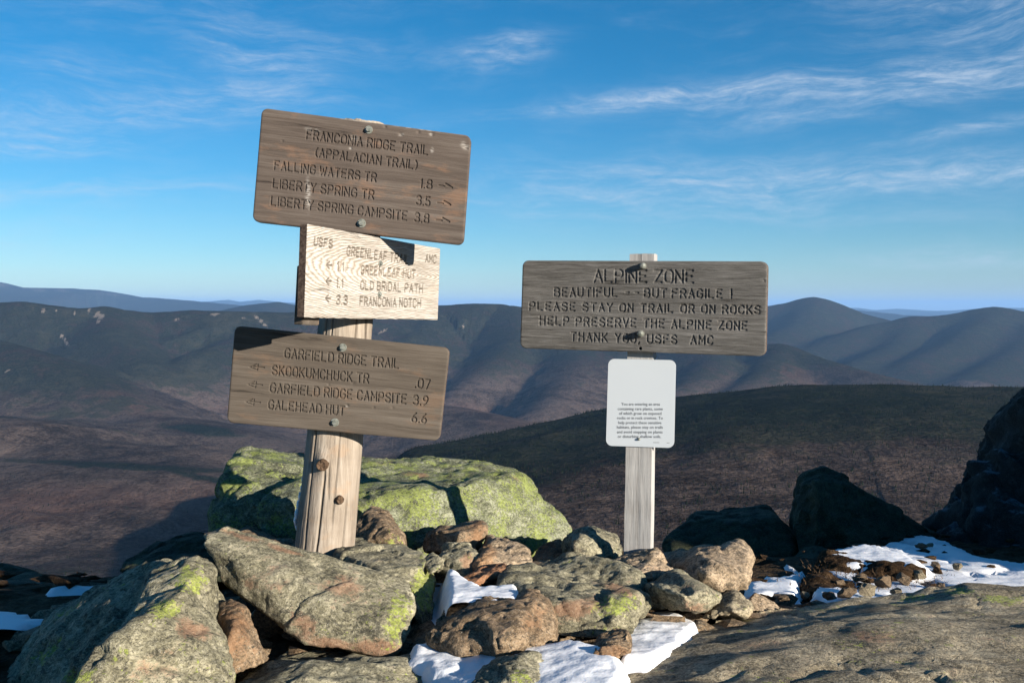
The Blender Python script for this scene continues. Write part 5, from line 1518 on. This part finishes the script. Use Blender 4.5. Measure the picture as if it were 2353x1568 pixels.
st += ln(L3, 3.151, 'USFS', 1025, 738, 1235, 742, 58, gap=.34)
st += ln(L3, 3.151, 'AMC', 1338, 744, 1497, 748, 58, gap=.34)
bD = board(rg, 'wide silver grey board asking walkers to stay on the trail', D_c, pD, nD, .024, .020, st, WOOD_ALP, sw=.0024, gd=.0030, res=(520, 200), holes=[(*L3(975, 779), 3.2)],
           dents=[(*L3(1870, 290), 4, .003)])
bolt(bD, *L3(998, 182), pD, nD, .0095, .008, True, .012); bolt(bD, *L3(982, 672), pD, nD, .0100, .008, True, .012)
# notice plate
pE = pc + rn * .004
E_c = [on_plane(*L3(744, 853), pE, nD), on_plane(*L3(1233, 863), pE, nD), on_plane(*L3(1219, 1498), pE, nD), on_plane(*L3(726, 1481), pE, nD)]
ue = (E_c[1] - E_c[0]).normalized(); ve = nD.cross(ue).normalized()
if ve.z < 0: ve = -ve
oe = sum(E_c, Vector()) / 4
bm = bmesh.new()
pts2 = []
r_ = .019
for i, (c_, a0) in enumerate(zip(E_c, (90, 0, -90, -180))):
    cp = E_c[(i + 1) % 4]; cm_ = E_c[(i - 1) % 4]
    cen = c_ + (cp - c_).normalized() * r_ + (cm_ - c_).normalized() * r_
    A0 = c_ + (cm_ - c_).normalized() * r_ - cen; B0 = c_ + (cp - c_).normalized() * r_ - cen
    for k in range(9):
        f_ = k / 8 * math.pi / 2
        pts2.append(cen + A0 * math.cos(f_) + B0 * math.sin(f_))
fr = [bm.verts.new(q_ - rb) for q_ in pts2]; bk = [bm.verts.new(q_ - rb - nD * .0016) for q_ in pts2]
ff_ = bm.faces.new(fr); bm.faces.new(bk[::-1])
for i in range(len(fr)): bm.faces.new((fr[i], fr[(i + 1) % len(fr)], bk[(i + 1) % len(fr)], bk[i]))
bmesh.ops.recalc_face_normals(bm, faces=bm.faces)
me = bpy.data.meshes.new('notice_plate'); bm.to_mesh(me); bm.free()
plate = link('notice_plate', me, PLATE, rg, 'white rounded metal notice about rare plants')
zx = ue.cross(ve)
if zx.dot(nD) < 0: zx = -zx
Mt = Matrix(((ue.x, ve.x, zx.x, 0), (ue.y, ve.y, zx.y, 0), (ue.z, ve.z, zx.z, 0), (0, 0, 0, 1)))
lines = [('You are entering an area', 838, 1117, 1190), ('containing rare plants, some', 812, 1138, 1224), ('of which grow on exposed', 822, 1128, 1257), ('rocks or in rock crevices. To', 808, 1138, 1290),
         ('help protect these sensitive', 816, 1128, 1324), ('habitats, please stay on trails', 806, 1138, 1357), ('and avoid stepping on plants', 806, 1136, 1391), ('or disturbing shallow soils.', 812, 1126, 1424)]
dg = bpy.context.evaluated_depsgraph_get()
bmT = bmesh.new()
for (s_, xa_, xb_, yb_) in lines:
    cu = bpy.data.curves.new('t', 'FONT'); cu.body = s_; cu.size = 1; cu.resolution_u = 2
    ob = bpy.data.objects.new('t', cu); COL.objects.link(ob)
    bpy.context.view_layer.update()
    mt = bpy.data.meshes.new_from_object(ob.evaluated_get(bpy.context.evaluated_depsgraph_get()))
    co = np.empty(len(mt.vertices) * 3, np.float32); mt.vertices.foreach_get('co', co); co = co.reshape(-1, 3)
    w0, w1_ = co[:, 0].min(), co[:, 0].max()
    A3 = on_plane(*L3(xa_, yb_), pE + nD * .0004, nD); B3 = on_plane(*L3(xb_, yb_ + 1), pE + nD * .0004, nD)
    sc = (B3 - A3).length / (w1_ - w0)
    hsc = .0128
    dirx = (B3 - A3).normalized()
    new = []
    for c_ in co:
        q_ = A3 + dirx * float((c_[0] - w0) * sc) + ve * float(c_[1] * hsc) - rb
        new.append(q_)
    vs_ = [bmT.verts.new(q_) for q_ in new]
    for f_ in mt.polygons: bmT.faces.new([vs_[i] for i in f_.vertices])
    bpy.data.objects.remove(ob); bpy.data.curves.remove(cu); bpy.data.meshes.remove(mt)
for (xa_, xb_, yb_) in ((1068, 1112, 1459), (1166, 1186, 1461)):
    q_ = [on_plane(*L3(x_, y_), pE + nD * .0004, nD) - rb for x_, y_ in ((xa_, yb_ - 2), (xb_, yb_ - 2), (xb_, yb_ + 1), (xa_, yb_ + 1))]
    bmT.faces.new([bmT.verts.new(v_) for v_ in q_])
me = bpy.data.meshes.new('printed_text'); bmT.to_mesh(me); bmT.free()
link('printed_text', me, PRINT, plate, kind='stuff')
# nail in the plate
c_ = on_plane(*L3(966, 1433), pE, nD) - rb
bm = bmesh.new(); bmesh.ops.create_uvsphere(bm, u_segments=16, v_segments=8, radius=.0045)
for v_ in bm.verts: v_.co = c_ + v_.co + nD * .001
me = bpy.data.meshes.new('nail'); bm.to_mesh(me); bm.free()
link('nail', me, BOLT, plate)

# snow frozen to the left side of the log
bm = bmesh.new()
for (px, py, r) in [(688, 1120, .008), (684, 1140, .010), (680, 1160, .011), (677, 1180, .013), (674, 1195, .011), (690, 1100, .006), (676, 1210, .007)]:
    P_ = V(px + 6, py, 3.0); mm_ = bmesh.ops.create_icosphere(bm, subdivisions=3, radius=r)
    for v_ in mm_['verts']:
        v_.co = P_ + Vector((v_.co.x * .55, v_.co.y * 1.6, v_.co.z * 1.5)) + Vector(rs.normal(0, .0006, 3))
me = bpy.data.meshes.new('snow'); bm.to_mesh(me); bm.free(); me.polygons.foreach_set('use_smooth', [True] * len(me.polygons))
link('snow', me, SNOW, kind='stuff', label='crust of wind blown snow frozen to the left side of the log post')
